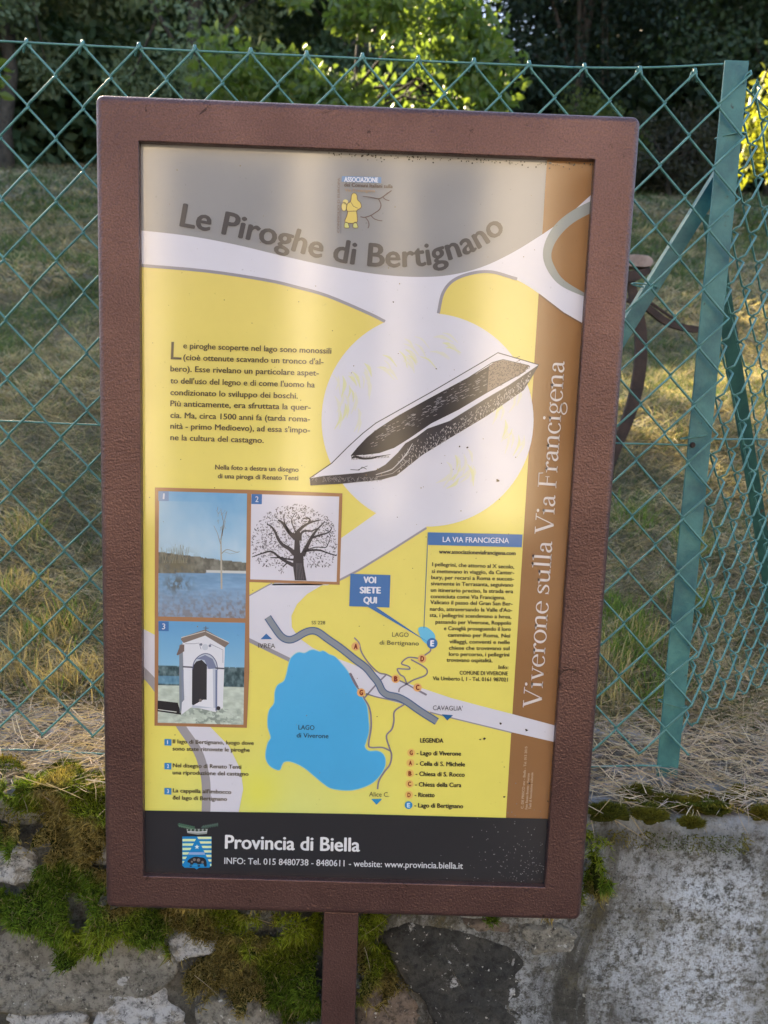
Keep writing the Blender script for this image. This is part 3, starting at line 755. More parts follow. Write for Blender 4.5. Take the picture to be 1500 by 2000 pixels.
# ------------------------------------------------------------------ fence
FY = 0.184
fence = empty('wire_mesh_fence', (0.45, FY, WALL_TOP))
tag(fence, 'green plastic coated chain link fence with a steel corner post along the wall top', 'fence')
W2, HD = 0.0362, 0.0783        # half the width and the full height of a diamond
ZT = 1.952
def wire_path(k, org, dx, ztop, rows, amp, wob, seed):
    """one zigzag wire of the mesh between columns k and k+1; dx = unit direction of the fence"""
    nrm = np.array([dx[1], -dx[0], 0])          # towards the viewer
    pts = []; left0 = (k % 2 == 0)
    A0 = W2 * k; A1 = W2 * (k + 1)
    nh = rows * 2
    for j in range(nh + 1):
        left = (j % 2 == 0) == left0
        s = (A0 - 0.0012) if left else (A1 + 0.0012)
        z = ztop - j * HD / 2
        if j == 0:
            s2 = s + (0.004 if left else -0.004)
            pts.append((s2 + (0.003 if left else -.003), z - 0.010, -0.004)); pts.append((s2, z + 0.001, -0.003)); pts.append((s, z + 0.0045, 0.0)); 
        pts.append((s, z, 0.0 if j else 0.002))
        if j < nh:
            # going down to the right lies behind, going down to the left lies in front
            sn = (A1 + 0.0012) if left else (A0 - 0.0012)
            zn = z - HD / 2; dep = -amp if left else amp
            for t in (0.10, 0.5, 0.90):
                pts.append((s + (sn - s) * t, z + (zn - z) * t, dep))
    P = np.array(pts)
    X = org[0] + dx[0] * P[:, 0]; Y = org[1] + dx[1] * P[:, 0]; Z = P[:, 1]
    Q = np.stack([X, Y, Z], 1) + nrm * P[:, 2:3]
    f = np.stack([vnoise(Q[:, 0] * 9 + seed, Q[:, 1] * 9, Q[:, 2] * 9, seed=c) - .5 for c in (101, 102, 103)], 1)
    g = np.stack([vnoise(Q[:, 0] * 3 + seed, Q[:, 1] * 3, Q[:, 2] * 3, seed=c) - .5 for c in (104, 105, 106)], 1)
    return Q + f * wob + g * wob * 1.6
def add_wire(P, name='mesh_wire', r=0.00158):
    mb = MB(); mb.tube(P, r, 6); return mb.build(name, M_WIRE, fence, smooth=True)
XC = float(on_y(1437, 140, FY)[0]); 
peak = on_y(1347, 143, FY)[0]                     # a peak of the mesh just left of the post
k0 = round((-0.70 - peak) / W2); k0 -= k0 % 2
k1 = int(math.ceil((0.452 - peak) / W2))
rng_f = np.random.default_rng(5)
for k in range(k0, k1):
    dr = 0
    add_wire(wire_path(k, (peak, FY - 0.017), (1, 0, 0), ZT, 12, 0.0022, 0.0032, 0.0))
# side run, turning away behind the post
A = np.array([0.462, FY + 0.0, 0]); B = on_z(1500, 1365, WALL_TOP); sd = np.array([B[0] - 0.463, B[1] - 0.198, 0]); sd /= np.linalg.norm(sd)
for k in range(0, 46):
    rows = 12
    P = wire_path(k, (A[0], A[1]), sd, ZT + 0.008, rows, 0.0058, 0.0075, 3.0)
    P[:, 2] = P[:, 2] + 0.012 * math.sin(k * .35)
    lowz = slope_z(P[:, 0], P[:, 1]) + 0.01
    P = P[P[:, 2] > np.maximum(lowz - .005, WALL_TOP + 0.004)]
    if len(P) > 6: add_wire(P)
def tension(a, b, sag=0.0, wob=0.0012, n=40, r=0.0014):
    t = np.linspace(0, 1, n)[:, None]; P = np.array(a) * (1 - t) + np.array(b) * t
    P[:, 2] -= sag * 4 * (t[:, 0] * (1 - t[:, 0])); P[:, 2] += wob * (vnoise(P[:, 0] * 12, P[:, 1] * 12, seed=9) - .5)
    mb = MB(); mb.tube(P, r, 6); return mb.build('tension_wire', M_WIRE, fence, smooth=True)
tension((-0.72, FY - .015, 1.9545), (0.24, FY - .015, 1.951), .001)
tension((0.24, FY - .015, 1.951), (0.437, FY - .012, 1.9635), .002)
tension((-0.72, FY - .012, 1.466), (0.437, FY - .006, 1.465), .002)
tension((-0.72, FY - .015, 0.988), (0.437, FY - .012, 0.99), .004, .006)
for z in (1.955, 1.475): tension((0.466, FY + .01, z), tuple(A[:2] + sd[:2] * 1.7) + (z + 0.02,), .01)
# corner post: an angle section, seen on its flat face
pt, pb = on_y(1436, 123, FY), on_y(1298, 1514, FY)
mb = MB(); hw = 0.0158
zt, zb = pt[2], WALL_TOP - 0.05
xt = pt[0] - 0.001; xb = pb[0]
def angle_bar(a, b, w, t, ax, ay):
    """L-section from a to b; ax, ay: directions of the two flanges"""
    a, b, ax, ay = (np.array(v, float) for v in (a, b, ax, ay))
    prof = [(0, 0), (w, 0), (w, t), (t, t), (t, w), (0, w)]
    V = [p + ax * u + ay * v for p in (a, b) for (u, v) in prof]
    m = MB(); m.add(V, [(0, 1, 7, 6), (1, 2, 8, 7), (2, 3, 9, 8), (3, 4, 10, 9), (4, 5, 11, 10), (5, 0, 6, 11), (5, 4, 3, 2, 1, 0), (6, 7, 8, 9, 10, 11)])
    return m
angle_bar((xb + hw, FY - .008, zb), (xt + hw, FY - .008, zt), 2 * hw, .0035, (-1, 0, 0), (0, 1, 0)).build('corner_post', M_POST, fence, bevel=.0006)
# the diagonal stays
a = on_y(1402, 330, FY + .03); b2 = on_y(1236, 598, FY + .03); d = (b2 - a) / np.linalg.norm(b2 - a); foot = a + d * ((WALL_TOP - 0.03 - a[2]) / d[2])
top_ = a - d * 0.02
nb = np.array([-d[2], 0, d[0]]); nb = nb if nb[0] < 0 else -nb
angle_bar(foot, top_, .020, .003, -nb, (0, 1, 0)).build('stay_bar', M_POST, fence, bevel=.0005)
c0 = np.array([0.468, FY + .022, 1.88]); q = on_y(1490, 968, 0.62)
fy2 = 0.60; q1 = on_y(1427, 560, 0.32); q2 = on_y(1488, 960, 0.50)
dd = (q2 - q1) / np.linalg.norm(q2 - q1); e1 = q1 - dd * ((q1[2] - 1.86) / dd[2]); e1 = q1 + dd * ((1.80 - q1[2]) / dd[2]); e2 = q2 + dd * ((0.96 - q2[2]) / dd[2])
angle_bar(e2, e1, .026, .003, (-1, 0, 0), (0, 1, 0)).build('stay_bar', M_POST_DARK, fence, bevel=.0005)
# binding wires round the post and the stay
def binding(px, Y, w=0.02, tilt=0.004):
    c = on_y(px[0], px[1], Y); t = np.linspace(0, 2 * np.pi, 20)
    P = np.stack([c[0] + w * np.cos(t), c[1] + 0.010 * np.sin(t) + .008, c[2] + tilt * np.cos(t)], 1)
    mb = MB(); mb.tube(P, .0011, 5, caps=False); mb.build('binding_wire', M_WIRE, fence, smooth=True)
binding((1432, 262), FY - .008); binding((1362, 853), FY - .008); binding((1318, 1378), FY - .008, .021, -.004); binding((1262, 556), FY + .02, .018, -.002)
mb = MB(); c = on_y(1353, 869, FY - .0095); t = np.linspace(0, 2 * np.pi, 10, endpoint=False)
mb.add([(c[0] + .004 * math.cos(u), c[1], c[2] + .004 * math.sin(u)) for u in t] + [(c[0] + .003 * math.cos(u), c[1] - .002, c[2] + .003 * math.sin(u)) for u in t],
       [(i, (i + 1) % 10, 10 + (i + 1) % 10, 10 + i) for i in range(10)] + [tuple(range(10, 20))])
mb.build('rivet', M_RUST, fence)

# ------------------------------------------------------------------ rusty implement in the field
def catmull(pts, n=8, closed=False):
    P = np.asarray(pts, float); out = []
    m = len(P)
    for i in range(m if closed else m - 1):
        p1, p2 = P[i], P[(i + 1) % m]
        p0 = P[(i - 1) % m] if (closed or i > 0) else 2 * p1 - p2
        p3 = P[(i + 2) % m] if (closed or i < m - 2) else 2 * p2 - p1
        for k in range(n):
            t = k / n
            out.append(0.5 * ((2 * p1) + (-p0 + p2) * t + (2 * p0 - 5 * p1 + 4 * p2 - p3) * t * t + (-p0 + 3 * p1 - 3 * p2 + p3) * t ** 3))
    if not closed: out.append(P[-1])
    return np.array(out)
IY = 1.25
impl = empty('farm_implement', (0.70, IY, 1.28))
tag(impl, 'old rusty iron farm implement with curved tines standing in the grass behind the sign', 'farm tool')
def flat_bar(name, px, ws, th, mat=M_RUST, dy=0.0):
    C = catmull([on_y(x, y, IY + dy) for x, y in px], 7); n = len(C)
    W = np.interp(np.linspace(0, 1, n), np.linspace(0, 1, len(ws)), ws)
    t = np.gradient(C, axis=0); t /= np.linalg.norm(t, axis=1)[:, None]
    s = np.stack([-t[:, 2], np.zeros(n), t[:, 0]], 1)
    V = []
    for i in range(n):
        for (u, v) in ((-.5, -.5), (.5, -.5), (.5, .5), (-.5, .5)): V.append(C[i] + s[i] * W[i] * u + np.array([0, th * v, 0]))
    F = [(4 * i + k, 4 * i + (k + 1) % 4, 4 * i + 4 + (k + 1) % 4, 4 * i + 4 + k) for i in range(n - 1) for k in range(4)] + [(3, 2, 1, 0), (4 * n - 4, 4 * n - 3, 4 * n - 2, 4 * n - 1)]
    return MB().add(V, F).build(name, mat, impl, bevel=.001)
flat_bar('curved_tine', [(1228, 540), (1240, 590), (1250, 640), (1251, 700), (1243, 760), (1225, 820), (1205, 868), (1185, 925), (1165, 990)], [.020, .030, .033, .034, .033, .029, .024], .014)
flat_bar('handle_bar', [(1225, 585), (1262, 600), (1300, 628), (1340, 641), (1385, 645), (1425, 650), (1440, 652)], [.014, .019, .019, .017, .014, .013], .014, dy=.02)
flat_bar('handle_bar', [(1228, 572), (1262, 586), (1300, 612), (1322, 626)], [.006, .007, .006], .008, dy=.05)
flat_bar('head_plate', [(1205, 512), (1235, 512), (1258, 514), (1268, 519)], [.028, .032, .030, .014], .05, M_RUST_PALE)
flat_bar('head_block', [(1205, 545), (1238, 540), (1266, 530)], [.030, .028, .014], .045)

# ------------------------------------------------------------------ sign: frame, post, panel
sign = empty('information_sign', (-0.02, 0.02, ROAD_Z))
tag(sign, 'tall information board with a yellow printed panel in a brown metal frame', 'information board')
oc = many_on_y([(185, 180), (1255, 226), (1135, 1800), (203, 1777)], 0.0)
ic = many_on_y([(272, 275), (1163, 312), (1065, 1730), (278, 1715)], 0.0)
OX0, OX1 = (oc[0, 0] + oc[3, 0]) / 2, (oc[1, 0] + oc[2, 0]) / 2
OZ1, OZ0 = (oc[0, 2] + oc[1, 2]) / 2, (oc[2, 2] + oc[3, 2]) / 2
IX0, IX1 = (ic[0, 0] + ic[3, 0]) / 2, (ic[1, 0] + ic[2, 0]) / 2
IZ1, IZ0 = (ic[0, 2] + ic[1, 2]) / 2, (ic[2, 2] + ic[3, 2]) / 2
print('frame', OX0, OX1, OZ0, OZ1, 'inner', IX0, IX1, IZ0, IZ1)
def corner_pts(cx, cz, a0, a1, R, d, n):
    return [(cx + max(R - d, 0.0002) * math.cos(a), cz + max(R - d, 0.0002) * math.sin(a)) for a in np.linspace(a0, a1, n)]
RAD = 0.0095
prof = [(0.0015, .036), (0, .034), (0, .0085), (.0006, .0055), (.0020, .0028), (.0042, .0010), (.0066, .0002), (.0086, 0.0)]
def ring_pts(kind, d, y, a0, a1, cx, cz): pass
cs = {'tl': (OX0 + RAD, OZ1 - RAD, 90, 180), 'bl': (OX0 + RAD, OZ0 + RAD, 180, 270), 'br': (OX1 - RAD, OZ0 + RAD, 270, 360), 'tr': (OX1 - RAD, OZ1 - RAD, 0, 90)}
inner = {'tl': (IX0, IZ1), 'bl': (IX0, IZ0), 'br': (IX1, IZ0), 'tr': (IX1, IZ1)}
def rail(c_a, c_b):
    """one mitred member of the frame from corner a to corner b (counter-clockwise)"""
    A_, B_ = cs[c_a], cs[c_b]
    V = []; npr = 0
    for (d, y) in prof:
        pa = corner_pts(A_[0], A_[1], math.radians((A_[2] + A_[3]) / 2 + .3), math.radians(A_[3]), RAD, d, 5)
        pb_ = corner_pts(B_[0], B_[1], math.radians(B_[2]), math.radians((B_[2] + B_[3]) / 2 - .3), RAD, d, 5)
        if d > RAD: pass
        V += [(x, y, z) for x, z in pa + pb_]
    # inner edge rows follow the opening, interpolated along the member
    n = 10
    (ax, az), (bx, bz) = inner[c_a], inner[c_b]
    for (t, y) in ((0.0012, 0.0), (0.0, 0.0010), (0.0, 0.022)):
        sx = (1 if ax < 0 else -1) ; 
        ca = (ax - math.copysign(t, ax - 0.0) * -1 if False else ax, az)
        pts = [(ax, az)] * 5 + [(bx, bz)] * 5
        cxm, czm = (IX0 + IX1) / 2, (IZ0 + IZ1) / 2
        V += [(x + math.copysign(t, x - cxm), y, z + math.copysign(t, z - czm)) for x, z in pts]
    m = len(prof) + 3
    F = []
    for r_ in range(m - 1):
        for k in range(n - 1): F.append((r_ * n + k, r_ * n + k + 1, (r_ + 1) * n + k + 1, (r_ + 1) * n + k))
    mb = MB(); mb.add(V, F)
    o = mb.build('frame_rail', M_FRAME, sign, smooth=False)
    bmm = o.data
    import bmesh
    q = bmesh.new(); q.from_mesh(bmm); bmesh.ops.remove_doubles(q, verts=q.verts, dist=1e-6); bmesh.ops.recalc_face_normals(q, faces=q.faces)
    # face the viewer
    big = max(q.faces, key=lambda f: f.calc_area())
    if big.normal.y > 0: bmesh.ops.reverse_faces(q, faces=q.faces)
    q.to_mesh(bmm); q.free()
    bmm.polygons.foreach_set('use_smooth', np.array([max(p.area, 0) < 0.004 for p in bmm.polygons]))
    return o
rail('tl', 'bl'); rail('bl', 'br'); rail('br', 'tr'); rail('tr', 'tl')
MB().box(OX0 + .003, OX1 - .003, .0225, .034, OZ0 + .003, OZ1 - .003).build('back_plate', M_FRAME, sign)
pc0, pc1 = on_y(632, 1800, 0.006), on_y(700, 1800, 0.006)
MB().box(pc0[0], pc1[0], .006, .006 + (pc1[0] - pc0[0]), ROAD_Z - 0.2, OZ0 + .001).build('support_post', M_FRAME, sign, bevel=.002)

# ------------------------------------------------------------------ the printed panel
PY_ = 0.0095                       # depth of the printed face behind the frame's front
LAY = 0.00014
K = 1.0
panel = MB().box(IX0 - .004, IX1 + .004, PY_ + .0004, PY_ + .004, IZ0 - .004, IZ1 + .004).build('panel', mat_simple('panel_edge', (.5, .5, .5), (.6, .6, .6)), sign)
class Print:
    def __init__(s, name, layer): s.name = name; s.layer = layer; s.v = []; s.f = []; s.c = []
    def _emit(s, px, faces, col, lay, steps=1):
        P = many_on_y(px, PY_ - LAY * lay)
        if steps > 1: P[:, 1] -= 0.000015 * (np.arange(len(P)) // (len(P) // steps))
        n = len(s.v); s.v += P.tolist(); s.f += [tuple(i + n for i in f) for f in faces]
        c = lin(col) if not isinstance(col, np.ndarray) else col
        if isinstance(c, tuple): s.c += [tuple(min(.92, x * K) for x in c)] * len(P)
        else: s.c += c.tolist()
    def poly(s, px, col, lay=None, smooth=0):
        px = np.asarray(px, float)
        if smooth: px = catmull(px, smooth, True)
        tri = geometry.tessellate_polygon([[Vector((p[0], p[1], 0)) for p in px]])
        s._emit(px, tri, col, s.layer if lay is None else lay); return s
    def line(s, px, w, col, lay=None, smooth=0, closed=False):
        px = np.asarray(px, float)
        if smooth: px = catmull(px, smooth, closed)
        if closed: px = np.vstack([px, px[:1]])
        n = len(px)
        if np.isscalar(w): w = np.full(n, w)
        else: w = np.interp(np.linspace(0, 1, n), np.linspace(0, 1, len(w)), w)
        t = np.gradient(px, axis=0); t /= np.linalg.norm(t, axis=1)[:, None] + 1e-9
        nn = np.stack([-t[:, 1], t[:, 0]], 1) * w[:, None] / 2
        P = np.stack([px + nn, px - nn], 1).reshape(-1, 2)
        s._emit(P, [(2 * i, 2 * i + 1, 2 * i + 3, 2 * i + 2) for i in range(n - 1)], col, s.layer if lay is None else lay); return s
    def disc(s, x, y, r, col, lay=None, ry=None, n=28):
        a = np.linspace(0, 2 * np.pi, n, endpoint=False)
        s._emit(np.stack([x + r * np.cos(a), y + (ry or r) * np.sin(a)], 1), [tuple(range(n))], col, s.layer if lay is None else lay); return s
    def grid(s, corners, img, lay=None):
        """img (ny, nx, 3) sRGB 0..255, corners tl, tr, br, bl in photo measure"""
        ny, nx = img.shape[:2]
        u, v = np.meshgrid(np.linspace(0, 1, nx), np.linspace(0, 1, ny))
        tl, tr, br, bl = (np.array(c, float) for c in corners)
        P = (tl * (1 - u[..., None]) + tr * u[..., None]) * (1 - v[..., None]) + (bl * (1 - u[..., None]) + br * u[..., None]) * v[..., None]
        i = np.arange(nx * ny).reshape(ny, nx)
        F = np.stack([i[:-1, :-1], i[:-1, 1:], i[1:, 1:], i[1:, :-1]], -1).reshape(-1, 4)
        x = np.clip(img.reshape(-1, 3), 0, 255) / 255.0
        c = np.where(x <= .04045, x / 12.92, ((x + .055) / 1.055) ** 2.4) * K
        s._emit(P.reshape(-1, 2), [tuple(f) for f in F.tolist()], np.minimum(c, .92), s.layer if lay is None else lay); return s
    def text(s, txt, base, cap, col, bold=0.0, lay=None, serif=False, shear=0.0):
        """txt along the baseline polyline base (photo measure), cap = height of a capital"""
        V, F = (serif_glyphs if serif else glyphs)(txt, bold)
        x0, x1 = V[:, 0].min(), V[:, 0].max()
        B = np.asarray(base, float)
        if len(B) > 2: B = catmull(B, 6)
        seg = np.linalg.norm(np.diff(B, axis=0), axis=1); S = np.concatenate([[0], np.cumsum(seg)])
        t = (V[:, 0] - x0) / (x1 - x0) * S[-1]
        cx, cy = np.interp(t, S, B[:, 0]), np.interp(t, S, B[:, 1])
        e = S[-1] * 0.02
        dx = np.interp(np.minimum(t + e, S[-1]), S, B[:, 0]) - np.interp(np.maximum(t - e, 0), S, B[:, 0])
        dy = np.interp(np.minimum(t + e, S[-1]), S, B[:, 1]) - np.interp(np.maximum(t - e, 0), S, B[:, 1])
        L = np.hypot(dx, dy); nx, ny = dy / L, -dx / L
        h = V[:, 1] * cap
        P = np.stack([cx + nx * h + dx / L * h * shear, cy + ny * h + dy / L * h * shear], 1)
        s._emit(P, F, col, s.layer if lay is None else lay, 4 if bold and not serif else 1); return s
    def build(s, parent=panel):
        me = bpy.data.meshes.new(s.name); me.from_pydata(s.v, [], s.f); me.update()
        ca = me.color_attributes.new('Col', 'FLOAT_COLOR', 'POINT')
        c = np.ones((len(s.v), 4), np.float32); c[:, :3] = np.array(s.c); ca.data.foreach_set('color', c.ravel())
        # every print faces the viewer
        flip = [p.index for p in me.polygons if p.normal.y > 0]
        for i in flip: me.polygons[i].flip()
        me.update()
        o = bpy.data.objects.new(s.name, me); COL.objects.link(o); me.materials.append(M_PRINT)
        o.parent = parent; o.matrix_parent_inverse = Matrix.Identity(4)
        return o
_glyph_cache = {}
def glyphs(txt, bold):
    """letters from the built-in font as a flat mesh; capital height = 1"""
    key = (txt, bold)
    cu = bpy.data.curves.new('t', 'FONT'); cu.body = txt; cu.resolution_u = 3; cu.size = 1
    o = bpy.data.objects.new('t', cu); COL.objects.link(o)
    me = o.to_mesh()
    V = np.array([v.co[:2] for v in me.vertices], float); F = [tuple(p.vertices) for p in me.polygons]
    o.to_mesh_clear(); bpy.data.objects.remove(o); bpy.data.curves.remove(cu)
    V[:, 1] /= CAPH
    if bold:
        n = len(V); s_ = bold * 1.5
        V = np.concatenate([V + np.array(q) * s_ for q in ((-1, 0), (1, 0), (0, .8), (0, -.8))]); F = [tuple(i + k * n for i in f) for k in range(4) for f in F]
    return V, F
CAPH = 1.0
_v, _ = glyphs('H', 0.0); CAPH = float(_v[:, 1].max()); print('cap', CAPH)

# a book face with serifs, drawn stroke by stroke (capital height 1)
def _rib(P, w):
    P = np.asarray(P, float); n = len(P)
    w = np.full(n, w) if np.isscalar(w) else np.interp(np.linspace(0, 1, n), np.linspace(0, 1, len(w)), w)
    t = np.gradient(P, axis=0); t /= np.linalg.norm(t, axis=1)[:, None] + 1e-9
    nn = np.stack([-t[:, 1], t[:, 0]], 1) * w[:, None] / 2
    V = np.stack([P + nn, P - nn], 1).reshape(-1, 2)
    return V, [(2 * i, 2 * i + 1, 2 * i + 3, 2 * i + 2) for i in range(n - 1)]
def _arc(cx, cy, rx, ry, a0, a1, w0, w1, n=26):
    """w0 width where the stroke runs vertically, w1 where it runs across"""
    a = np.radians(np.linspace(a0, a1, n)); P = np.stack([cx + rx * np.cos(a), cy + ry * np.sin(a)], 1)
    return _rib(P, (w1 + (w0 - w1) * np.abs(np.cos(a)) ** 1.5).tolist())
def _disc(x, y, r):
    a = np.linspace(0, 2 * np.pi, 18, endpoint=False); return np.stack([x + r * np.cos(a), y + r * np.sin(a)], 1), [tuple(range(18))]
def _bar(x0, x1, y0, y1): return np.array([(x0, y0), (x1, y0), (x1, y1), (x0, y1)]), [(0, 1, 2, 3)]
def _pol(*p): return np.array(p, float), [tuple(range(len(p)))]
XH, TK, TN = 0.64, 0.105, 0.04
def _foot(x, y=0, w=.27): return _pol((x - w / 2, y), (x + w / 2, y), (x + w / 2, y + .022), (x + TK / 2, y + .05), (x - TK / 2, y + .05), (x - w / 2, y + .022))
def _head(x, y, w=.27): return _pol((x - w / 2, y), (x - w / 2, y - .022), (x - TK / 2, y - .05), (x + TK / 2, y - .05), (x + w / 2, y - .022), (x + w / 2, y))
def _flag(x, y): return _pol((x - TK / 2, y - .10), (x - .16, y - .065), (x - .16, y - .045), (x + TK / 2, y + .01), (x + TK / 2, y - .10))
def _stem(x, y0, y1): return _bar(x - TK / 2, x + TK / 2, y0, y1)
def serif_glyph(ch):
    if ch == ' ': return [], .27
    if ch == 'V': return [_rib([(.12, .98), (.42, .0)], .115), _rib([(.74, .98), (.43, .0)], .042), _bar(0, .30, .96, 1), _bar(.58, .86, .96, 1)], .84
    if ch == 'v': return [_rib([(.10, XH - .02), (.30, 0)], .10), _rib([(.50, XH - .02), (.31, 0)], .038), _bar(0, .24, XH - .03, XH), _bar(.40, .60, XH - .03, XH)], .58
    if ch == 'i': return [_stem(.15, 0, XH), _foot(.15), _flag(.15, XH), _disc(.14, .90, .068)], .31
    if ch == 'l': return [_stem(.15, 0, 1.04), _foot(.15), _flag(.15, 1.04)], .31
    if ch == 'e': return [_arc(.27, .315, .215, .325, 8, 322, .10, .036), _rib([(.07, .38), (.485, .38)], .034)], .53
    if ch == 'r': return [_stem(.15, 0, XH), _foot(.15), _flag(.15, XH), _rib(catmull([(.19, .46), (.26, .58), (.36, .625), (.40, .60)], 5), [.04, .05, .08]), _disc(.40, .565, .062)], .45
    if ch == 'o': return [_arc(.29, .315, .235, .325, 0, 360, .105, .036)], .58
    if ch == 'n': return [_stem(.15, 0, XH), _foot(.15), _flag(.15, XH), _stem(.50, 0, .46), _foot(.50), _rib(catmull([(.19, .48), (.27, .58), (.38, .615), (.47, .57), (.50, .44)], 6), [.035, .05, .075, .10, .105])], .66
    if ch == 'u': return [_stem(.15, .17, XH), _flag(.15, XH), _stem(.50, 0, XH), _flag(.50, XH), _pol((.5, .0), (.62, .02), (.62, .045), (.5, .07)), _rib(catmull([(.15, .20), (.18, .08), (.28, .035), (.39, .07), (.47, .16)], 6), [.105, .09, .07, .045, .035])], .66
    if ch == 's': return [_rib(catmull([(.37, .47), (.33, .57), (.22, .615), (.11, .565), (.09, .47), (.17, .38), (.29, .30), (.375, .20), (.34, .07), (.20, .02), (.09, .07), (.06, .19)], 5), [.03, .035, .04, .06, .085, .10, .10, .085, .06, .04, .035, .03]), _rib([(.39, .44), (.38, .63)], .022), _rib([(.05, .01), (.045, .21)], .022)], .45
    if ch == 'a': return [_rib(catmull([(.10, .50), (.14, .585), (.24, .615), (.34, .57), (.37, .45), (.37, .15), (.40, .05), (.50, .05)], 6), [.05, .045, .045, .09, .10, .10, .08, .035]), _disc(.115, .49, .055), _rib(catmull([(.36, .38), (.22, .32), (.10, .24), (.09, .11), (.18, .03), (.29, .07), (.37, .16)], 6), [.03, .05, .085, .10, .08, .05, .03])], .51
    if ch == 'F': return [_stem(.17, 0, 1), _foot(.17, 0, .30), _bar(.03, .62, .96, 1), _rib([(.60, .98), (.625, .76)], .03), _bar(.2, .48, .49, .53), _rib([(.48, .62), (.48, .40)], .025)], .66
    if ch == 'c': return [_arc(.27, .315, .215, .325, 48, 322, .10, .036), _disc(.405, .515, .058)], .50
    if ch == 'g': return [_arc(.25, .43, .165, .205, 0, 360, .085, .032), _arc(.27, -.14, .23, .155, 0, 360, .06, .045), _rib(catmull([(.17, .25), (.09, .16), (.13, .07), (.30, .045), (.42, .0), (.48, -.08)], 5), [.035, .05, .06, .09, .09, .06]), _rib(catmull([(.36, .58), (.43, .63), (.50, .62)], 5), [.03, .04, .06])], .54
    return [], .3
def serif_glyphs(txt, bold):
    V, F, x, n = [], [], 0.0, 0
    for ch in txt:
        parts, adv = serif_glyph(ch)
        for (v, f) in parts:
            v = np.array(v); v[:, 0] += x; V.append(v); F += [tuple(i + n for i in q) for q in f]; n += len(v)
        x += adv
    return np.vstack(V), F
# --- ground colours of the sheet
def base_sheet():
    ny, nx = 90, 60
    xs = np.linspace(255, 1180, nx); ys = np.linspace(262, 1740, ny)
    X, Y = np.meshgrid(xs, ys)
    t = np.clip((Y - 500) / 1100, 0, 1)[..., None]
    c = np.array([226, 207, 116]) * (1 - t) + np.array([234, 224, 104]) * t
    g = np.clip((Y - 1400) / 170, 0, 1)[..., None] * np.exp(-((X - 560) / 230) ** 2)[..., None]
    c = c * (1 - .75 * g) + np.array([214, 224, 140]) * .75 * g
    g = np.exp(-((X - 530) / 50) ** 2 - ((Y - 1545) / 50) ** 2)[..., None]
    c = c * (1 - .8 * g) + np.array([228, 226, 88]) * .8 * g
    p = Print('yellow_ground', 0)
    p.grid([(255, 262), (1180, 262), (1080, 1740), (255, 1740)], c)
    return p
p = base_sheet(); p.build()
WHITE = (214, 213, 224); GREYL = (150, 147, 156); BRN = (146, 104, 62)
p = Print('map_ribbons', 1)
CL = lambda y: 1068 - 0.0624 * (y - 316)
p.poly([(CL(262), 262), (1190, 262), (1090, 1740), (CL(1740), 1740)], BRN, 1)
gc = catmull([(255, 448), (340, 457), (400, 466), (470, 480), (540, 497), (610, 513), (680, 527), (750, 537), (820, 541), (880, 537), (940, 522), (1000, 494), (1059, 458)], 4)
p.poly([(255, 262), (CL(262), 262)] + [tuple(q) for q in gc[::-1]], (150, 149, 150), 1.5)
up = catmull([(1140, 634), (1100, 610), (1055, 575), (1010, 547), (960, 533), (920, 536), (885, 550), (865, 575), (857, 612)], 4)
lo = catmull([(752, 628), (720, 612), (640, 578), (580, 561), (520, 547), (400, 529), (255, 517)], 4)
W1 = [tuple(q) for q in gc] + [(1100, 430), (1175, 362), (1180, 660)] + [tuple(q) for q in up] + [(857, 640), (752, 640)] + [tuple(q) for q in lo]
p.poly(W1, WHITE, 2)
p.line(lo, 6, GREYL, 2.5); p.line(catmull([(1010, 545), (960, 531), (920, 534), (885, 548), (865, 573), (856, 612)], 6), 6, GREYL, 2.5)
p.poly(np.vstack([catmull([(1170, 385), (1120, 410), (1085, 438), (1065, 472), (1061, 505), (1075, 537), (1100, 561), (1150, 583)], 5), [(1185, 583), (1185, 385)]]), (150, 155, 152), 3)
p.poly(np.vstack([catmull([(1170, 408), (1120, 435), (1090, 465), (1077, 495), (1083, 520), (1103, 548), (1150, 577)], 5), [(1185, 577), (1185, 408)]]), BRN, 4)
p.line([(1053, 575), (1100, 611), (1145, 637)], 3, (120, 90, 70), 4)
# round field behind the canoe
a = np.linspace(0, 2 * np.pi, 90, endpoint=False)
circ = np.stack([835 + 207 * np.cos(a), 820 + 208.5 * np.sin(a)], 1)
p.poly(circ, WHITE, 4.5)
p.poly([(738, 1000), (835, 1024), (832, 1031), (770, 1070), (700, 1113), (640, 1143), (530, 1143), (600, 1095), (668, 1050)], WHITE, 4.2)
p.line([(833, 1031), (770, 1071), (700, 1114), (655, 1137)], 4, GREYL, 4.6)
p.poly([(484, 1166), (530, 1140), (634, 1140), (600, 1160), (580, 1180), (569, 1203), (570, 1225), (583, 1245), (610, 1265), (640, 1279), (677, 1293), (704, 1303), (757, 1320), (800, 1336), (880, 1363), (940, 1379), (1002, 1395), (1095, 1420), (1095, 1452), (999, 1430), (885, 1402), (789, 1376), (720, 1357), (640, 1325), (568, 1291), (484, 1249)], WHITE, 4.2)
p.line([(484, 1165), (531, 1139)], 2.5, GREYL, 4.6)
p.line([(484, 1249), (568, 1290), (600, 1305)], 8, GREYL, 4.6)
p.line([(1000, 1431), (885, 1403), (840, 1391)], 2.5, GREYL, 4.6)
p.poly([(255, 1215), (302, 1240), (409, 1418), (447, 1457), (470, 1504), (475, 1541), (465, 1592), (402, 1592), (400, 1513), (386, 1467), (353, 1420), (302, 1335), (255, 1295)], WHITE, 4.2)
p.line(catmull([(255, 1290), (302, 1337), (353, 1418), (386, 1467), (400, 1513), (403, 1550), (402, 1594)], 5), 17, (158, 154, 158), 4.6)
p.build()
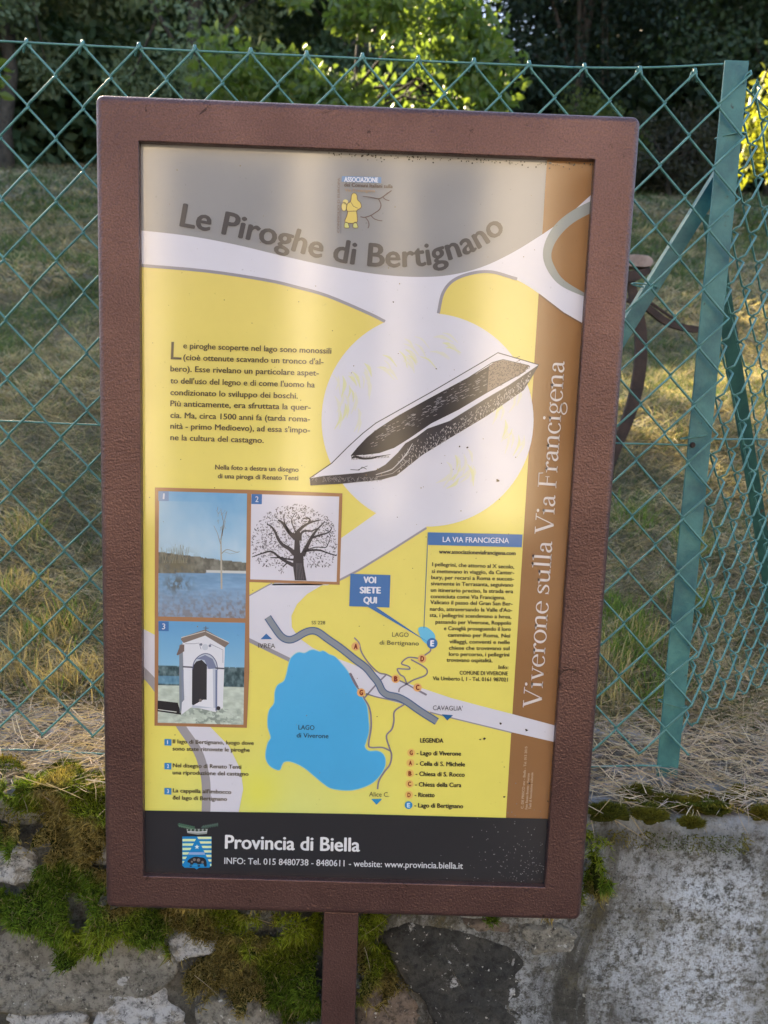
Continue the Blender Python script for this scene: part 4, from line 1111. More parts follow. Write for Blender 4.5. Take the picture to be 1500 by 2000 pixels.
# --- title
p = Print('title_lettering', 6)
p.text('Le Piroghe di Bertignano', [(350, 441), (400, 450), (440, 458), (490, 469), (545, 482), (590, 495), (640, 507), (690, 516), (735, 520), (790, 521), (840, 517), (880, 507), (920, 493), (950, 477), (975, 459), (988, 447)], 44, (84, 80, 80), 0.018)
p.build()
# --- small emblem of the walkers' association
p = Print('association_emblem', 6)
S = lambda x, y: (640 + x * .1067, 330 + y * .1067)
p.poly([S(262, 130), S(980, 150), S(980, 260), S(255, 235)], (120, 150, 190), 6)
p.text('ASSOCIAZIONE', [S(300, 232), S(925, 245)], 9, (225, 228, 238), .03, 7)
p.text('dei Comuni Italiani sulla', [S(300, 320), S(1190, 350)], 7, (110, 95, 85), .02)
p.text('Via Francigena', [S(310, 410), S(870, 425)], 5.5, (175, 150, 125), .02)
for tx, y0, y1 in (('CONSIGLIO D EUROPA', 1170, 150),):
    p.text(tx, [S(215, 1170), S(225, 160)], 4.5, (140, 125, 120), .02)
p.line([S(240, 1180), S(243, 600)], 1.2, (120, 120, 130))
robe = [S(440, 470), S(490, 440), S(535, 480), S(545, 560), S(600, 620), S(615, 700), S(560, 740), S(530, 770), S(540, 870), S(525, 985), S(320, 975), S(350, 860), S(365, 780), S(345, 740), S(360, 640), S(420, 590)]
p.poly(robe, (222, 200, 112), 6.5, 3); p.line(robe, 1.3, (130, 110, 90), 7, 3, True)
for c in ((300, 690, 5.5, 8), (325, 600, 5, 4.5)): p.disc(*S(c[0], c[1]), c[2], (222, 205, 130), 6.2, c[3])
p.line([S(300 + 50 * math.cos(q), 690 + 80 * math.sin(q)) for q in np.linspace(0, 6.28, 18)], 1.1, (150, 130, 100), 7)
p.line([S(365, 775), S(530, 770)], 1.3, (140, 115, 90), 7); p.line([S(420, 600), S(470, 680), S(550, 720)], 1.2, (150, 130, 100), 7)
for x in (345, 505):
    sh = [S(x - 30, 985), S(x + 20, 985), S(x + 50, 1060), S(x + 30, 1080), S(x - 40, 1070)]
    p.poly(sh, (205, 205, 130), 6.4, 3); p.line(sh, 1.2, (130, 115, 90), 7, 3, True)
TW = (112, 96, 92)
p.line([S(640, 500), S(800, 520), S(930, 545), S(1010, 510), S(1090, 450), S(1170, 395)], [1, 1.6, 2, 2, 2.4, 1.8], TW, 7, 4)
p.line([S(1010, 515), S(1060, 560), S(1130, 580)], 1.5, TW, 7, 4)
p.line([S(930, 545), S(975, 650), S(950, 740), S(870, 800), S(790, 850), S(680, 885), S(600, 875)], [1.6, 2, 2, 2, 2, 1.6], TW, 7, 4)
p.line([S(790, 850), S(850, 910), S(930, 940), S(1000, 950)], 1.6, TW, 7, 4)
p.line([S(690, 885), S(745, 960), S(755, 1040), S(735, 1085)], [1.4, 1.8, 1.6], TW, 7, 4)
p.build()
# --- body text
T3 = (96, 86, 66)
p = Print('introduction_text', 6)
def Z(x, y): return (260 + x * .29333, 640 + y * .29333)
for tx, x0, y0, x1, y1 in [('e piroghe scoperte nel lago sono monossili', 333, 137, 1320, 173), ("(cioè ottenute scavando un tronco d'al-", 333, 215, 1268, 245), ('bero). Esse rivelano un particolare aspet-', 247, 290, 1236, 320),
    ("to dell'uso del legno e di come l'uomo ha", 247, 370, 1210, 398), ('condizionato lo sviluppo dei boschi.', 247, 448, 1097, 472), ('Più anticamente, era sfruttata la quer-', 247, 522, 1182, 548), ('cia. Ma, circa 1500 anni fa (tarda roma-', 247, 600, 1178, 626),
    ("nità - primo Medioevo), ad essa s'impo-", 247, 672, 1178, 700), ('ne la cultura del castagno.', 247, 748, 870, 768)]:
    p.text(tx, [Z(x0, y0), Z(x1, y1)], 11, T3, .016)
p.build(); p = Print('drop_capital', 6); p.text('L', [Z(250, 210), Z(322, 213)], 34, T3, 0.0)
p.build(); p = Print('drawing_caption', 6)
p.text('Nella foto a destra un disegno', [Z(545, 943), Z(1102, 960)], 9, T3, .02)
p.text('di una piroga di Renato Tenti', [Z(563, 1002), Z(1100, 1016)], 9, T3, .02)
p.build()
# --- canoe drawing
p = Print('canoe_drawing', 5)
Q = lambda x, y: (590 + .36 * x, 650 + .36 * y)
def qs(l): return [Q(*q) for q in l]
yl = (222, 222, 150); rr = random.Random(3)
for k in range(84):     # pale sketched foliage on the round field
    fam = [(330, 250, 1.2), (250, 330, 1.5), (520, 180, .9), (640, 110, .6), (780, 80, .4), (1110, 400, 1.8), (1130, 560, 1.9), (860, 720, 1.4), (820, 790, 2.2), (240, 450, 1.7)][k % 10]
    x, y = fam[0] + rr.uniform(-70, 70), fam[1] + rr.uniform(-60, 60); an = fam[2] + rr.uniform(-.35, .35); L = rr.uniform(60, 130)
    dx, dy = math.cos(an) * L, math.sin(an) * L
    px = [Q(x - dx / 2, y - dy / 2), Q(x - dx * .1 + dy * .12, y - dy * .1 - dx * .12), Q(x + dx / 2, y + dy / 2)]
    p.line(px, [1, rr.uniform(3, 8), 1], (217, 216, 204) if k % 3 else (218, 218, 176), 5 + .02 * k, 5)
outer = [(40, 790), (160, 708), (250, 618), (330, 545), (400, 490), (700, 322), (1000, 146), (1062, 108), (1283, 173), (1245, 240), (1200, 310), (1000, 450), (800, 570), (650, 662), (512, 772), (430, 795), (200, 818), (45, 826)]
p.poly(qs(outer), (216, 214, 224), 6.2)
inn_ = [(265, 668), (300, 625), (350, 572), (400, 530), (520, 452), (700, 352), (900, 245), (1030, 162), (1090, 145), (1232, 178), (1200, 215), (1000, 325), (850, 415), (700, 490), (580, 572), (500, 622), (420, 650), (330, 662)]
DK = (38, 36, 44)
p.poly(qs(inn_[:7] + [(1015, 180), (1005, 320)] + inn_[12:]), DK, 6.5)
p.poly(qs([(1015, 180), (1040, 160), (1090, 148), (1232, 180), (1200, 215), (1005, 322)]), (128, 112, 104), 6.5)  # far end coloured beige: a reflection's wash painted into the print
hull = [(42, 790), (120, 776), (200, 770), (330, 758), (400, 745), (452, 715), (520, 650), (560, 600), (620, 565), (680, 520), (800, 478), (1000, 355), (1120, 285), (1283, 174), (1245, 240), (1200, 310), (1000, 450), (800, 570), (650, 662), (512, 772), (430, 795), (200, 818), (45, 826)]
p.poly(qs(hull), (52, 50, 58), 6.6)
p.line(qs(outer[:9]), 1.8, (60, 56, 62), 7)
p.line(qs(inn_), 1.5, (40, 38, 44), 7)
p.line(qs(outer[8:]), 1.6, (60, 56, 62), 7)
for k in range(420):    # pen hatching on the hull
    t = rr.random(); x = 520 + t * 720; y0 = np.interp(x, [520, 600, 680, 800, 1000, 1283], [650, 575, 520, 478, 355, 174]); y1 = np.interp(x, [512, 650, 800, 1000, 1200, 1283], [772, 662, 570, 450, 310, 180])
    y = y0 + (y1 - y0) * rr.uniform(.1, .98) ** .7; L = rr.uniform(4, 16)
    p.line([Q(x, y), Q(x + L * .35 * rr.choice((1, -1)), y + L * .8)], rr.uniform(.5, 1.3), (176, 172, 176), 7 + .001 * k)
for k in range(230):
    x = rr.uniform(370, 1180); ym = np.interp(x, [350, 580, 850, 1200], [600, 470, 330, 160]); y = ym + rr.gauss(0, 26); L = rr.uniform(5, 22)
    p.line([Q(x, y), Q(x + L, y - L * .45)], rr.uniform(.5, 1.1), (140, 138, 146) if x < 1000 else (84, 70, 66), 7 + .001 * k)
for k in range(300):
    x = rr.uniform(1010, 1235); y0 = np.interp(x, [1010, 1090, 1235], [180, 148, 182]); y1 = np.interp(x, [1005, 1200, 1240], [320, 215, 186])
    y = rr.uniform(y0, y1); p.disc(*Q(x, y), rr.uniform(.5, 1.4), (70, 60, 58), 7.2 + .001 * k, n=5)
p.line(qs([(270, 680), (290, 672), (330, 682), (380, 680), (410, 672), (480, 660)]), [3, 5, 4, 3, .8], DK, 7.6, 4)
for k in range(26): x = 268 + k * 8; p.line([Q(x, 668), Q(x + 3, 690 - k * .5)], 1, DK, 7.65)
p.line(qs([(262, 742), (310, 745), (325, 728), (350, 740)]), 1.2, DK, 7.6); p.line(qs([(300, 745), (355, 722)]), 1, DK, 7.6)
p.line(qs([(400, 770), (470, 748), (500, 730), (560, 665), (600, 600)]), [1.2, 2, 1.6, 2.4, 1], (190, 188, 194), 7.7, 4)
p.line(qs([(400, 782), (480, 765), (500, 755), (580, 690)]), 1.2, (150, 148, 156), 7.7, 4)
for k in range(90): x = rr.uniform(50, 420); p.line([Q(x, rr.uniform(780, 812)), Q(x + rr.uniform(5, 14), rr.uniform(778, 810))], .7, (130, 128, 134), 7.7 + .001 * k)
p.build()
# --- three pictures in brown frames
Bf = (164, 118, 80)
C5 = lambda x, y: (290 + x * .26667, 940 + y * .26667)
def c5(l): return [C5(*q) for q in l]
p = Print('picture_frames', 5)
p.poly(c5([(48, 45), (740, 62), (738, 1400), (720, 1806), (44, 1790)]), Bf, 5.0)
p.poly(c5([(730, 62), (1421, 88), (1400, 758), (730, 738)]), Bf, 5.1)
p.build()
def npf(nx, ny): 
    u, v = np.meshgrid(np.linspace(0, 1, nx), np.linspace(0, 1, ny)); return u, v
def blend(img, m, c): m = np.clip(m, 0, 1)[..., None]; return img * (1 - m) + np.array(c, float) * m
nx, ny = 110, 150; u, v = npf(nx, ny)
img = blend(np.zeros((ny, nx, 3)) + np.array([112, 168, 210.]), 1 - np.abs(v - .45) * 2.2 + (fbm(u * 4, v * 5, seed=201) - .5) * .7, (176, 204, 224))
img = blend(img, np.clip(.55 - u * .8, 0, 1) * (v > .08), (168, 196, 214))
hill = .485 + .07 * u + .012 * (fbm(u * 30, v * 0, seed=202) - .5)
sh = .655 - .02 * u
land = (v > hill) & (v < sh); tx = fbm(u * 26, v * 30, seed=203)
img = np.where(land[..., None], np.array([112, 112, 104]) + (tx[..., None] - .5) * 90, img)
tree_l = np.exp(-((u - .2) / .2) ** 2 - ((v - .58) / .09) ** 2) * (tx > .45); img = blend(img, tree_l * .8, (104, 98, 76))
w = v >= sh
wc = np.array([110, 150, 186.]) * np.clip(1.15 - (v - sh)[..., None] * 1.6, 0, 1) + np.array([70, 66, 72.]) * np.clip((v - sh - .05)[..., None] * 3.2, 0, 1)
img = np.where(w[..., None], wc + (fbm(u * 10, v * 60, seed=204)[..., None] - .5) * 26, img)
img = blend(img, w * np.exp(-((u - .22) / .14) ** 2 - ((v - .74) / .07) ** 2) * np.clip((fbm(u * 34, v * 30, octs=5, seed=205) - .38) * 5, 0, 1) * .9, (82, 84, 80))
img = blend(img, np.clip((v - .76) * 5, 0, 1) * np.clip((fbm(u * 34, v * 44, octs=5, seed=206) - .42) * 5, 0, 1) * (.35 + .35 * u), (118, 102, 94))
img = blend(img, (np.abs(v - .63) < .008) * (u > .55), (196, 200, 200))
p = Print('lake_picture', 6)
p.grid(c5([(78, 72), (722, 90), (710, 1004), (70, 990)]), img, 6)
def T1(x, y): return C5(x, y)
tc = (150, 146, 136)
p.line([T1(535, 790), T1(533, 600), T1(530, 420)], [3.2, 3.4, 1.8], (176, 170, 156), 7); p.line([T1(530, 430), T1(545, 330), T1(575, 220)], [2, 1.2, .8], tc, 7); p.line([T1(528, 460), T1(505, 380), T1(478, 325)], [1.6, 1, .7], tc, 7)
p.line([T1(535, 530), T1(575, 500), T1(640, 518), T1(670, 515)], [1.8, 1.2, .7], tc, 7, 4); p.line([T1(540, 400), T1(550, 300), T1(530, 200)], [1.2, .8, .5], tc, 7); p.line([T1(540, 380), T1(565, 290)], [1.4, .6], tc, 7); p.line([T1(550, 515), T1(600, 532), T1(660, 520)], .7, tc, 7)
for k in range(16):
    x, y = 535 + rr.uniform(-50, 40), rr.uniform(190, 400); p.line([T1(x, y), T1(x + rr.uniform(-20, 20), y - rr.uniform(10, 35))], .6, tc, 7)
for k in range(26):
    x = rr.uniform(90, 290); p.line([T1(x, 600), T1(x + rr.uniform(-25, 25), rr.uniform(460, 560))], .6, (140, 136, 116), 7)
p.build()
nx, ny = 110, 130; u, v = npf(nx, ny)
img = blend(np.zeros((ny, nx, 3)) + np.array([96, 160, 208.]), v * 1.8 - .1, (150, 196, 222))
tx = fbm(u * 30, v * 26, seed=211)
img = np.where(((v > .44 + .015 * (tx - .5)) & (v < .63))[..., None], np.array([74, 98, 104]) + (tx[..., None] - .5) * 120, img)
img = np.where(((v > .54) & (v < .62) & (u < .25))[..., None], np.array([96, 140, 166]) + (tx[..., None] - .5) * 60, img)
img = np.where((v >= .63)[..., None], np.array([192, 204, 192]) + (fbm(u * 14, v * 40, seed=212)[..., None] - .5) * 60, img)
img = blend(img, (v > .85) * (fbm(u * 20, v * 40, seed=213) > .53) * np.exp(-((u - .6) / .35) ** 2) * .8, (128, 140, 132))
p = Print('chapel_picture', 6)
p.grid(c5([(75, 1022), (708, 1037), (695, 1783), (68, 1768)]), img, 6)
WW, SHD = (222, 224, 232), (150, 158, 178)
p.poly(c5([(68, 1605), (215, 1622), (240, 1710), (66, 1685)]), (36, 34, 36), 6.5)
p.line(c5([(70, 1672), (205, 1690)]), 1.6, (200, 205, 200), 6.6)
p.poly(c5([(225, 1200), (262, 1180), (265, 1640), (228, 1700), (225, 1500)]), (128, 138, 150), 6.5)
p.poly(c5([(250, 1170), (415, 1108), (560, 1190), (545, 1660), (500, 1680), (490, 1690), (320, 1650), (240, 1710), (245, 1620), (262, 1600)]), WW, 6.6)
p.poly(c5([(205, 1270), (232, 1200), (262, 1195), (262, 1245), (215, 1275)]), (112, 96, 92), 6.65)
p.poly(c5([(236, 1158), (250, 1140), (415, 1085), (592, 1185), (560, 1218), (415, 1130), (258, 1185)]), (126, 112, 104), 6.7)
p.line(c5([(240, 1145), (415, 1098), (588, 1180)]), 1.6, (206, 200, 192), 6.8)
arch = [(320, 1660), (322, 1380), (335, 1320), (370, 1280), (415, 1262), (460, 1275), (495, 1320), (508, 1380), (498, 1660)]
p.poly(c5(arch), (186, 194, 210), 6.75)
p.poly(c5([(318, 1635), (320, 1360), (350, 1320), (390, 1308), (428, 1345), (426, 1610), (400, 1605), (330, 1640)]), (48, 46, 52), 6.8)
p.poly(c5([(350, 1300), (415, 1272), (470, 1300), (500, 1370), (440, 1375), (410, 1310)]), (120, 128, 158), 6.85)
p.poly(c5([(428, 1375), (470, 1375), (476, 1660), (330, 1640), (400, 1600), (428, 1600)]), (226, 228, 236), 6.86)
p.line(c5(arch[1:8]), 1.8, (90, 96, 128), 6.9, 3)
p.line(c5([(497, 1380), (497, 1680)]), 3.5, (112, 124, 156), 6.9); p.line(c5([(250, 1380), (250, 1600)]), 4, (132, 140, 160), 6.9)
for a_, b_ in (((250, 1358), (320, 1362)), ((490, 1368), (556, 1372))): p.line(c5([a_, b_]), 3, (92, 92, 104), 6.95)
p.line(c5([(268, 1190), (340, 1190), (370, 1185), (385, 1230)]), .9, (110, 116, 140), 6.95); p.line(c5([(545, 1330), (545, 1235), (450, 1190)]), .9, (110, 116, 140), 6.95)
for x, y in ((385, 1195), (450, 1205)): p.disc(*C5(x, y), 2.6, (112, 118, 140), 6.95)
p.disc(*C5(415, 1215), 6, (196, 202, 214), 6.93)
p.line(c5([(420, 1105), (420, 1060)]), 1.3, (90, 84, 84), 6.95); p.line(c5([(402, 1074), (440, 1076)]), 1.3, (90, 84, 84), 6.95)
p.disc(*C5(512, 1662), 4, (54, 50, 54), 6.95); p.disc(*C5(380, 1605), 3, (120, 112, 112), 6.95)
p.build()
p = Print('tree_picture', 6)
p.poly(c5([(753, 93), (1397, 112), (1378, 737), (745, 718)]), (214, 212, 224), 6)
D4 = lambda x, y: (480 + x * .13333, 960 + y * .13333)
def d4(l): return [D4(*q) for q in l]
ink = (50, 46, 56)
p.poly(d4([(720, 1300), (690, 1080), (705, 900), (715, 720), (640, 620), (700, 600), (745, 640), (760, 560), (800, 600), (790, 720), (800, 900), (870, 880), (845, 960), (850, 1080), (890, 1305)]), ink, 7)
for l, w in (([(730, 640), (770, 580), (860, 500), (960, 450), (1100, 415)], (8, 6, 4, 2)), ([(920, 450), (940, 410), (900, 390), (830, 400)], (3, 3, 2)), ([(720, 680), (640, 600), (570, 500), (530, 450), (470, 415)], (9, 7, 5, 3)),
             ([(720, 920), (640, 840), (540, 780), (470, 690), (430, 590), (370, 510), (310, 480)], (9, 7, 5, 4, 2)), ([(830, 940), (900, 800), (960, 680), (1020, 590), (1100, 500), (1160, 440)], (10, 7, 5, 3, 2)),
             ([(960, 680), (1080, 640), (1210, 600), (1260, 540)], (5, 3, 2)), ([(800, 720), (810, 620), (870, 575), (960, 580), (1050, 540)], (5, 4, 2)), ([(700, 1080), (600, 1030), (500, 970), (400, 890), (330, 880), (200, 920), (90, 960)], (8, 5, 4, 3, 1.5)),
             ([(700, 1000), (620, 990), (500, 970), (360, 970)], (4, 3, 2)), ([(860, 880), (950, 860), (1080, 860), (1200, 900), (1330, 940)], (4, 4, 3, 2)), ([(900, 850), (1030, 815), (1160, 820), (1200, 780), (1250, 640)], (2, 2, 2, 1)), ([(740, 620), (690, 500), (670, 420), (720, 320)], (2, 2, 1)), ([(640, 620), (560, 420), (580, 300)], (3, 2, 1)), ([(610, 1040), (540, 1110)], (3, 2))):
    p.line(d4(l), [q for q in w], ink, 7.1, 4)
for k in range(5): p.line(d4([(745 + k * 25, 1290), (740 + k * 18, 1050)]), .5, (120, 116, 126), 7.4)
cnt = 0
while cnt < 1150:
    x, y = rr.uniform(85, 1335), rr.uniform(190, 1200)
    e = ((x - 720) / 640) ** 2 + ((y - 760) / 570) ** 2
    if e > 1 or (y > 1000 and abs(x - 780) < 120) or (y > 1060 and not (220 < x < 600 or 880 < x < 1330)) or (y > 1110 and not (470 < x < 560)): continue
    cnt += 1; L = rr.uniform(10, 26); an = rr.uniform(0, 6.28)
    dx, dy = math.cos(an) * L, math.sin(an) * L
    g = rr.choice([(74, 70, 80), (110, 106, 116), (136, 132, 142)])
    p.poly(d4([(x - dx, y - dy), (x + dy * .35, y - dx * .35), (x + dx, y + dy), (x - dy * .35, y + dx * .35)]), g, 6.5 + (cnt % 40) * .01)
p.build()
BL = (56, 110, 172)
for tx, q in (('1', [(72, 72), (148, 73), (148, 145), (72, 144)]), ('2', [(755, 93), (832, 95), (830, 168), (753, 166)]), ('3', [(72, 1025), (148, 1027), (148, 1098), (72, 1096)])):
    p = Print('picture_number', 8)
    p.poly(c5(q), BL if tx != '1' else (104, 140, 184), 8)
    x, y = q[0]; p.text(tx, [C5(x + (32 if tx == '1' else 27), y + 58), C5(x + (44 if tx == '1' else 50), y + 59)], 11, (206, 214, 226), .01, 8.5)
    p.build()
# --- map
C6 = lambda x, y: (480 + x * .26667, 1080 + y * .26667)
def c6(l): return [C6(*q) for q in l]
p = Print('lake_shape', 6)
lake = [(385,730),(430,735),(470,715),(500,712),(540,725),(570,720),(610,745),(650,760),(690,800),(740,860),(780,930),(820,1010),(860,1070),(885,1120),(895,1200),(900,1300),(880,1380),(870,1420),(900,1452),(960,1452),(1000,1470),(1020,1510),(1015,1570),(980,1630),(930,1680),(860,1715),(780,1735),(700,1735),(620,1720),(560,1680),(500,1630),(440,1580),(380,1545),(320,1525),(280,1530),(262,1555),(250,1585),(225,1585),(180,1560),(150,1510),(150,1450),(165,1390),(185,1350),(165,1280),(163,1210),(175,1150),(210,1100),(215,1020),(235,970),(280,940),(300,890),(320,800),(340,760)]
p.line(c6(lake), 3, (150, 205, 210), 5.9, 4, True)
p.poly(c6(lake), (74, 172, 226), 6, 4)
p.poly(c6([(1265,550),(1310,540),(1350,560),(1385,600),(1380,650),(1330,668),(1290,635),(1270,590)]), (104, 190, 224), 6, 4)
p.build()
p = Print('map_roads', 6.6)
road = [(160,470),(200,530),(250,600),(290,630),(330,635),(370,620),(430,585),(480,570),(530,580),(600,630),(700,700),(800,780),(880,840),(930,900),(970,950),(1000,1010),(1040,1040),(1110,1055),(1180,1090),(1280,1160),(1400,1235)]
RG = (134, 128, 142)
for l, w in (([(795,620),(830,660),(845,720),(880,780),(930,840),(980,880),(1030,890),(1090,920),(1160,950),(1230,990)], 2.7), ([(1230,990),(1325,1040)], 4), ([(760,880),(800,960),(845,1020),(870,1070),(900,1120),(915,1180),(918,1280),(900,1400),(920,1425),(1000,1425),(1060,1450)], 3.2),
    ([(1160,1110),(1090,1160),(1085,1230),(1070,1290),(1030,1340),(1050,1420),(1068,1480),(1055,1550),(1010,1610),(975,1670),(965,1730)], 3.2), ([(870,1060),(950,970),(1030,890)], 3.2), ([(1120,1020),(1130,990),(1180,960),(1230,930),(1310,900),(1330,865),(1300,830),(1210,780)], 2.8),
    ([(1180,960),(1160,910),(1130,890),(1110,850),(1150,850),(1200,850),(1190,830),(1140,810),(1180,770),(1220,765),(1280,775)], 2.8), ([(1310,750),(1350,720),(1355,690)], 3), ([(880,1030),(960,1055),(1100,1085),(1170,1108)], 2.6)):
    p.line(c6(l), w, RG, 6.7, 4)
p.line(c6([(765,880),(820,985)]), 4, (120, 110, 122), 6.9)
p.line(c6(road), 15, (78, 100, 140), 7, 5); p.line(c6(road), 10.5, (134, 142, 152), 7.3, 5)
p.build()
RD = (126, 38, 24)
for ch, x, y in (('A', 805, 685), ('D', 1292, 775), ('B', 1098, 922), ('C', 1258, 985), ('G', 845, 1022)):
    p = Print('map_marker', 8); p.disc(*C6(x, y), 8.2, (228, 174, 110), 8); p.text(ch, [C6(x - 14, y + 17), C6(x + 14, y + 18)], 9.5, RD, .06, 8.6); p.build()
p = Print('map_marker', 8); p.disc(*C6(1365, 662), 10.5, BL, 8); p.text('E', [C6(1350, 682), C6(1380, 683)], 11, (225, 230, 240), .05, 8.6)
p.build(); p = Print('callout', 8); p.poly(c6([(767,152),(1060,162),(1052,400),(758,390)]), BL, 8); p.poly(c6([(890,392),(955,396),(1340,656)]), BL, 8.2)
for tx, x, y, w in (('VOI', 908, 220, 94), ('SIETE', 912, 295, 156), ('QUI', 911, 368, 100)): p.text(tx, [C6(x - w / 2, y - 1), C6(x + w / 2, y + 1)], 12, (222, 226, 236), .04, 8.8)
p.build()
p = Print('direction_arrow', 8); p.poly(c6([(150,590),(195,632),(108,632)]), BL, 8); p.build(); p = Print('direction_arrow', 8); p.poly(c6([(918,1802),(998,1802),(958,1845)]), (40, 140, 196), 8)
M7 = lambda x, y: (780 + .3 * x, 1020 + .3 * y)
def m7(l): return [M7(*q) for q in l]
p.build(); p = Print('direction_arrow', 8); p.poly(m7([(275,1250),(350,1256),(312,1291)]), (32, 96, 148), 8)
p.build()
KK = (70, 66, 60)
p = Print('place_name', 8); p.text('IVREA', [C6(92, 695), C6(215, 698)], 9, KK, 0); p.build(); p = Print('place_name', 8); p.text('SS 228', [C6(482, 522), C6(582, 523)], 6.5, KK, 0); p.build()
p = Print('place_name', 8); p.text('LAGO', [C6(1072, 613), C6(1192, 616)], 8.6, KK); p.text('di Bertignano', [C6(980, 671), C6(1268, 678)], 8.4, KK); p.build()
p = Print('place_name', 8); p.text('LAGO', [C6(385, 1293), C6(503, 1296)], 8.8, (40, 62, 84), .01); p.text('di Viverone', [C6(372, 1351), C6(606, 1357)], 8.8, (40, 62, 84), .01); p.build()
p = Print('place_name', 8); p.text('Alice C.', [C6(903, 1783), C6(1050, 1787)], 9, KK); p.build(); p = Print('place_name', 8); p.text("CAVAGLIA'", [M7(218, 1223), M7(412, 1227)], 9, (60, 58, 72))
p.build()
# --- column about the pilgrim road
p = Print('pilgrim_road_text', 7)
p.poly(m7([(188,65),(802,80),(797,163),(187,148)]), BL, 6)
p.text('LA VIA FRANCIGENA', [M7(282, 128), M7(714, 136)], 10, (220, 226, 238), .008)
p.line(m7([(187, 66), (172, 400), (160, 690)]), 1.6, (84, 116, 140), 6.5)
p.text('www.associazioneviafrancigena.com', [M7(257, 203), M7(757, 214)], 7.6, (70, 66, 50), .03)
for tx, x0, y0, x1, y1 in [('I pellegrini, che attorno al X secolo,',213,285,748,302),('si mettevano in viaggio, da Canter-',210,330,748,340),('bury, per recarsi a Roma e succes-',207,370,746,380),('sivamente in Terrasanta, seguivano',205,410,742,420),('un itinerario preciso, la strada era',204,453,741,462),
 ('conosciuta come Via Francigena.',203,494,690,502),('Valicato il passo del Gran San Ber-',201,532,737,543),("nardo, attraversando la Valle d'Ao-",198,576,735,584),('sta, i pellegrini scendevano a Ivrea,',197,616,730,627),('passando per Viverone, Roppolo',235,660,728,668),('e Cavaglià proseguendo il loro',290,702,726,708),
 ('cammino per Roma. Nei',315,745,722,751),('villaggi, conventi e nelle',325,788,720,793),('chiese che trovavano sul',322,830,718,833),('loro percorso, i pellegrini',322,870,716,874),('trovavano ospitalità.',307,908,607,912),('Info:',645,955,710,957),('COMUNE DI VIVERONE',392,992,707,997),('Via Umberto I, 1 - Tel. 0161 987021',217,1028,707,1037)]:
    p.text(tx, [M7(x0, y0), M7(x1, y1)], 7.3, (84, 78, 52), .02)
p.build()
p = Print('legend', 7)
KB = (58, 52, 42)
p.text('LEGENDA', [M7(135, 1434), M7(287, 1436)], 8.5, KB, .03)
for ch, x, y, tx, a in (('G', 77, 1500, '- Lago di Viverone', (112, 1516, 402, 1520)), ('A', 72, 1567, '- Cella di S. Michele', (108, 1584, 428, 1590)), ('B', 69, 1635, '- Chiesa di S. Rocco', (105, 1651, 426, 1657)), ('C', 66, 1703, '- Chiesa della Cura', (102, 1720, 404, 1725)), ('D', 63, 1775, '- Ricetto', (99, 1788, 230, 1790)), ('E', 60, 1842, '- Lago di Bertignano', (97, 1856, 416, 1862))):
    e = ch == 'E'
    p.disc(*M7(x, y), 7.6, (40, 140, 200) if e else (234, 190, 106), 7); p.text(ch, [M7(x - 11, y + 14), M7(x + 11, y + 14)], 8.2, (200, 226, 240) if e else (134, 52, 22), .05, 7.6)
    p.text(tx, [M7(a[0], a[1]), M7(a[2], a[3])], 8.4, KB, .025)
p.build()
C8 = lambda x, y: (260 + x * .46667, 1420 + y * .46667)
for k, (y, l1, l2, w1, w2) in enumerate(((63, 'Il lago di Bertignano, luogo dove', 'sono state ritrovate le piroghe', 505, 488), (163, 'Nel disegno di Renato Tenti', 'una riproduzione del castagno', 453, 483), (268, "La cappella all'imbocco", 'del lago di Bertignano', 411, 393))):
    p = Print('picture_caption', 7); p.poly([C8(131, y - 13), C8(160, y - 12), C8(160, y + 15), C8(131, y + 14)], (62, 136, 196), 7); p.text(str(k + 1), [C8(142, y + 8), C8(146 if k == 0 else 150, y + 8)], 7, (220, 226, 236), .02, 7.6)
    p.text(l1, [C8(166, y + 5), C8(w1, y + 12)], 7.6, (84, 74, 56), .018); p.text(l2, [C8(165, y + 35), C8(w2, y + 41)], 7.6, (84, 74, 56), .018)
    p.build()
p = Print('side_title', 6)
p.text('Viverone sulla Via Francigena', [(1057, 1384), (1103, 706)], 36, (222, 212, 208), 0, serif=True)
p.build()
p = Print('printer_credit', 6)
U = lambda x, y: (1000 + x * .08, 1440 + y * .08)
for tx, a, b_ in (('C. DE PRISCO snc - Biella - Tel. 015 2015', (275, 1745), (375, 225)), ('Foto: Renato Bonetto - Viverone', (375, 1760), (430, 880)), ('Testi di Associazione culturale', (465, 1755), (520, 860))):
    p.text(tx, [U(*a), U(*b_)], 4.6, (196, 170, 142), .02)
p.build()
# --- dark footer
p = Print('footer_band', 8)
p.poly([(255, 1582.5), (700, 1590), (1090, 1600), (1090, 1760), (255, 1760)], (38, 37, 41), 8)
p.text('Provincia di Biella', [(439, 1657), (703, 1663)], 26, (226, 228, 232), .018, 9)
p.text('INFO: Tel. 015 8480738 - 8480611 - website: www.provincia.biella.it', [(438, 1687), (904, 1697)], 12, (210, 213, 220), .008, 9)
p.build()
p = Print('coat_of_arms', 9)
HA = lambda x, y: (330 + x * .08, 1595 + y * .08)
def ha(l): return [HA(*q) for q in l]
SB = (18, 130, 196)
p.poly(ha([(325, 485), (1040, 485), (1035, 1200), (980, 1245), (730, 1250), (675, 1290), (620, 1250), (380, 1245), (325, 1190)]), SB, 9)
for k in range(6):
    y = 545 + k * 108; xr = 660 - k * 56
    if k < 6: p.poly(ha([(332, y), (xr, y), (xr - 32, y + 58), (332, y + 58)]), (206, 232, 176), 9.4)
for k in range(7):
    y = 492 + k * 110; xl = 690 + k * 52; xl = min(xl, 1000)
    p.poly(ha([(xl, y), (1035, y), (1035, y + 56), (min(xl + 30, 1010), y + 56)]), (214, 232, 176), 9.4)
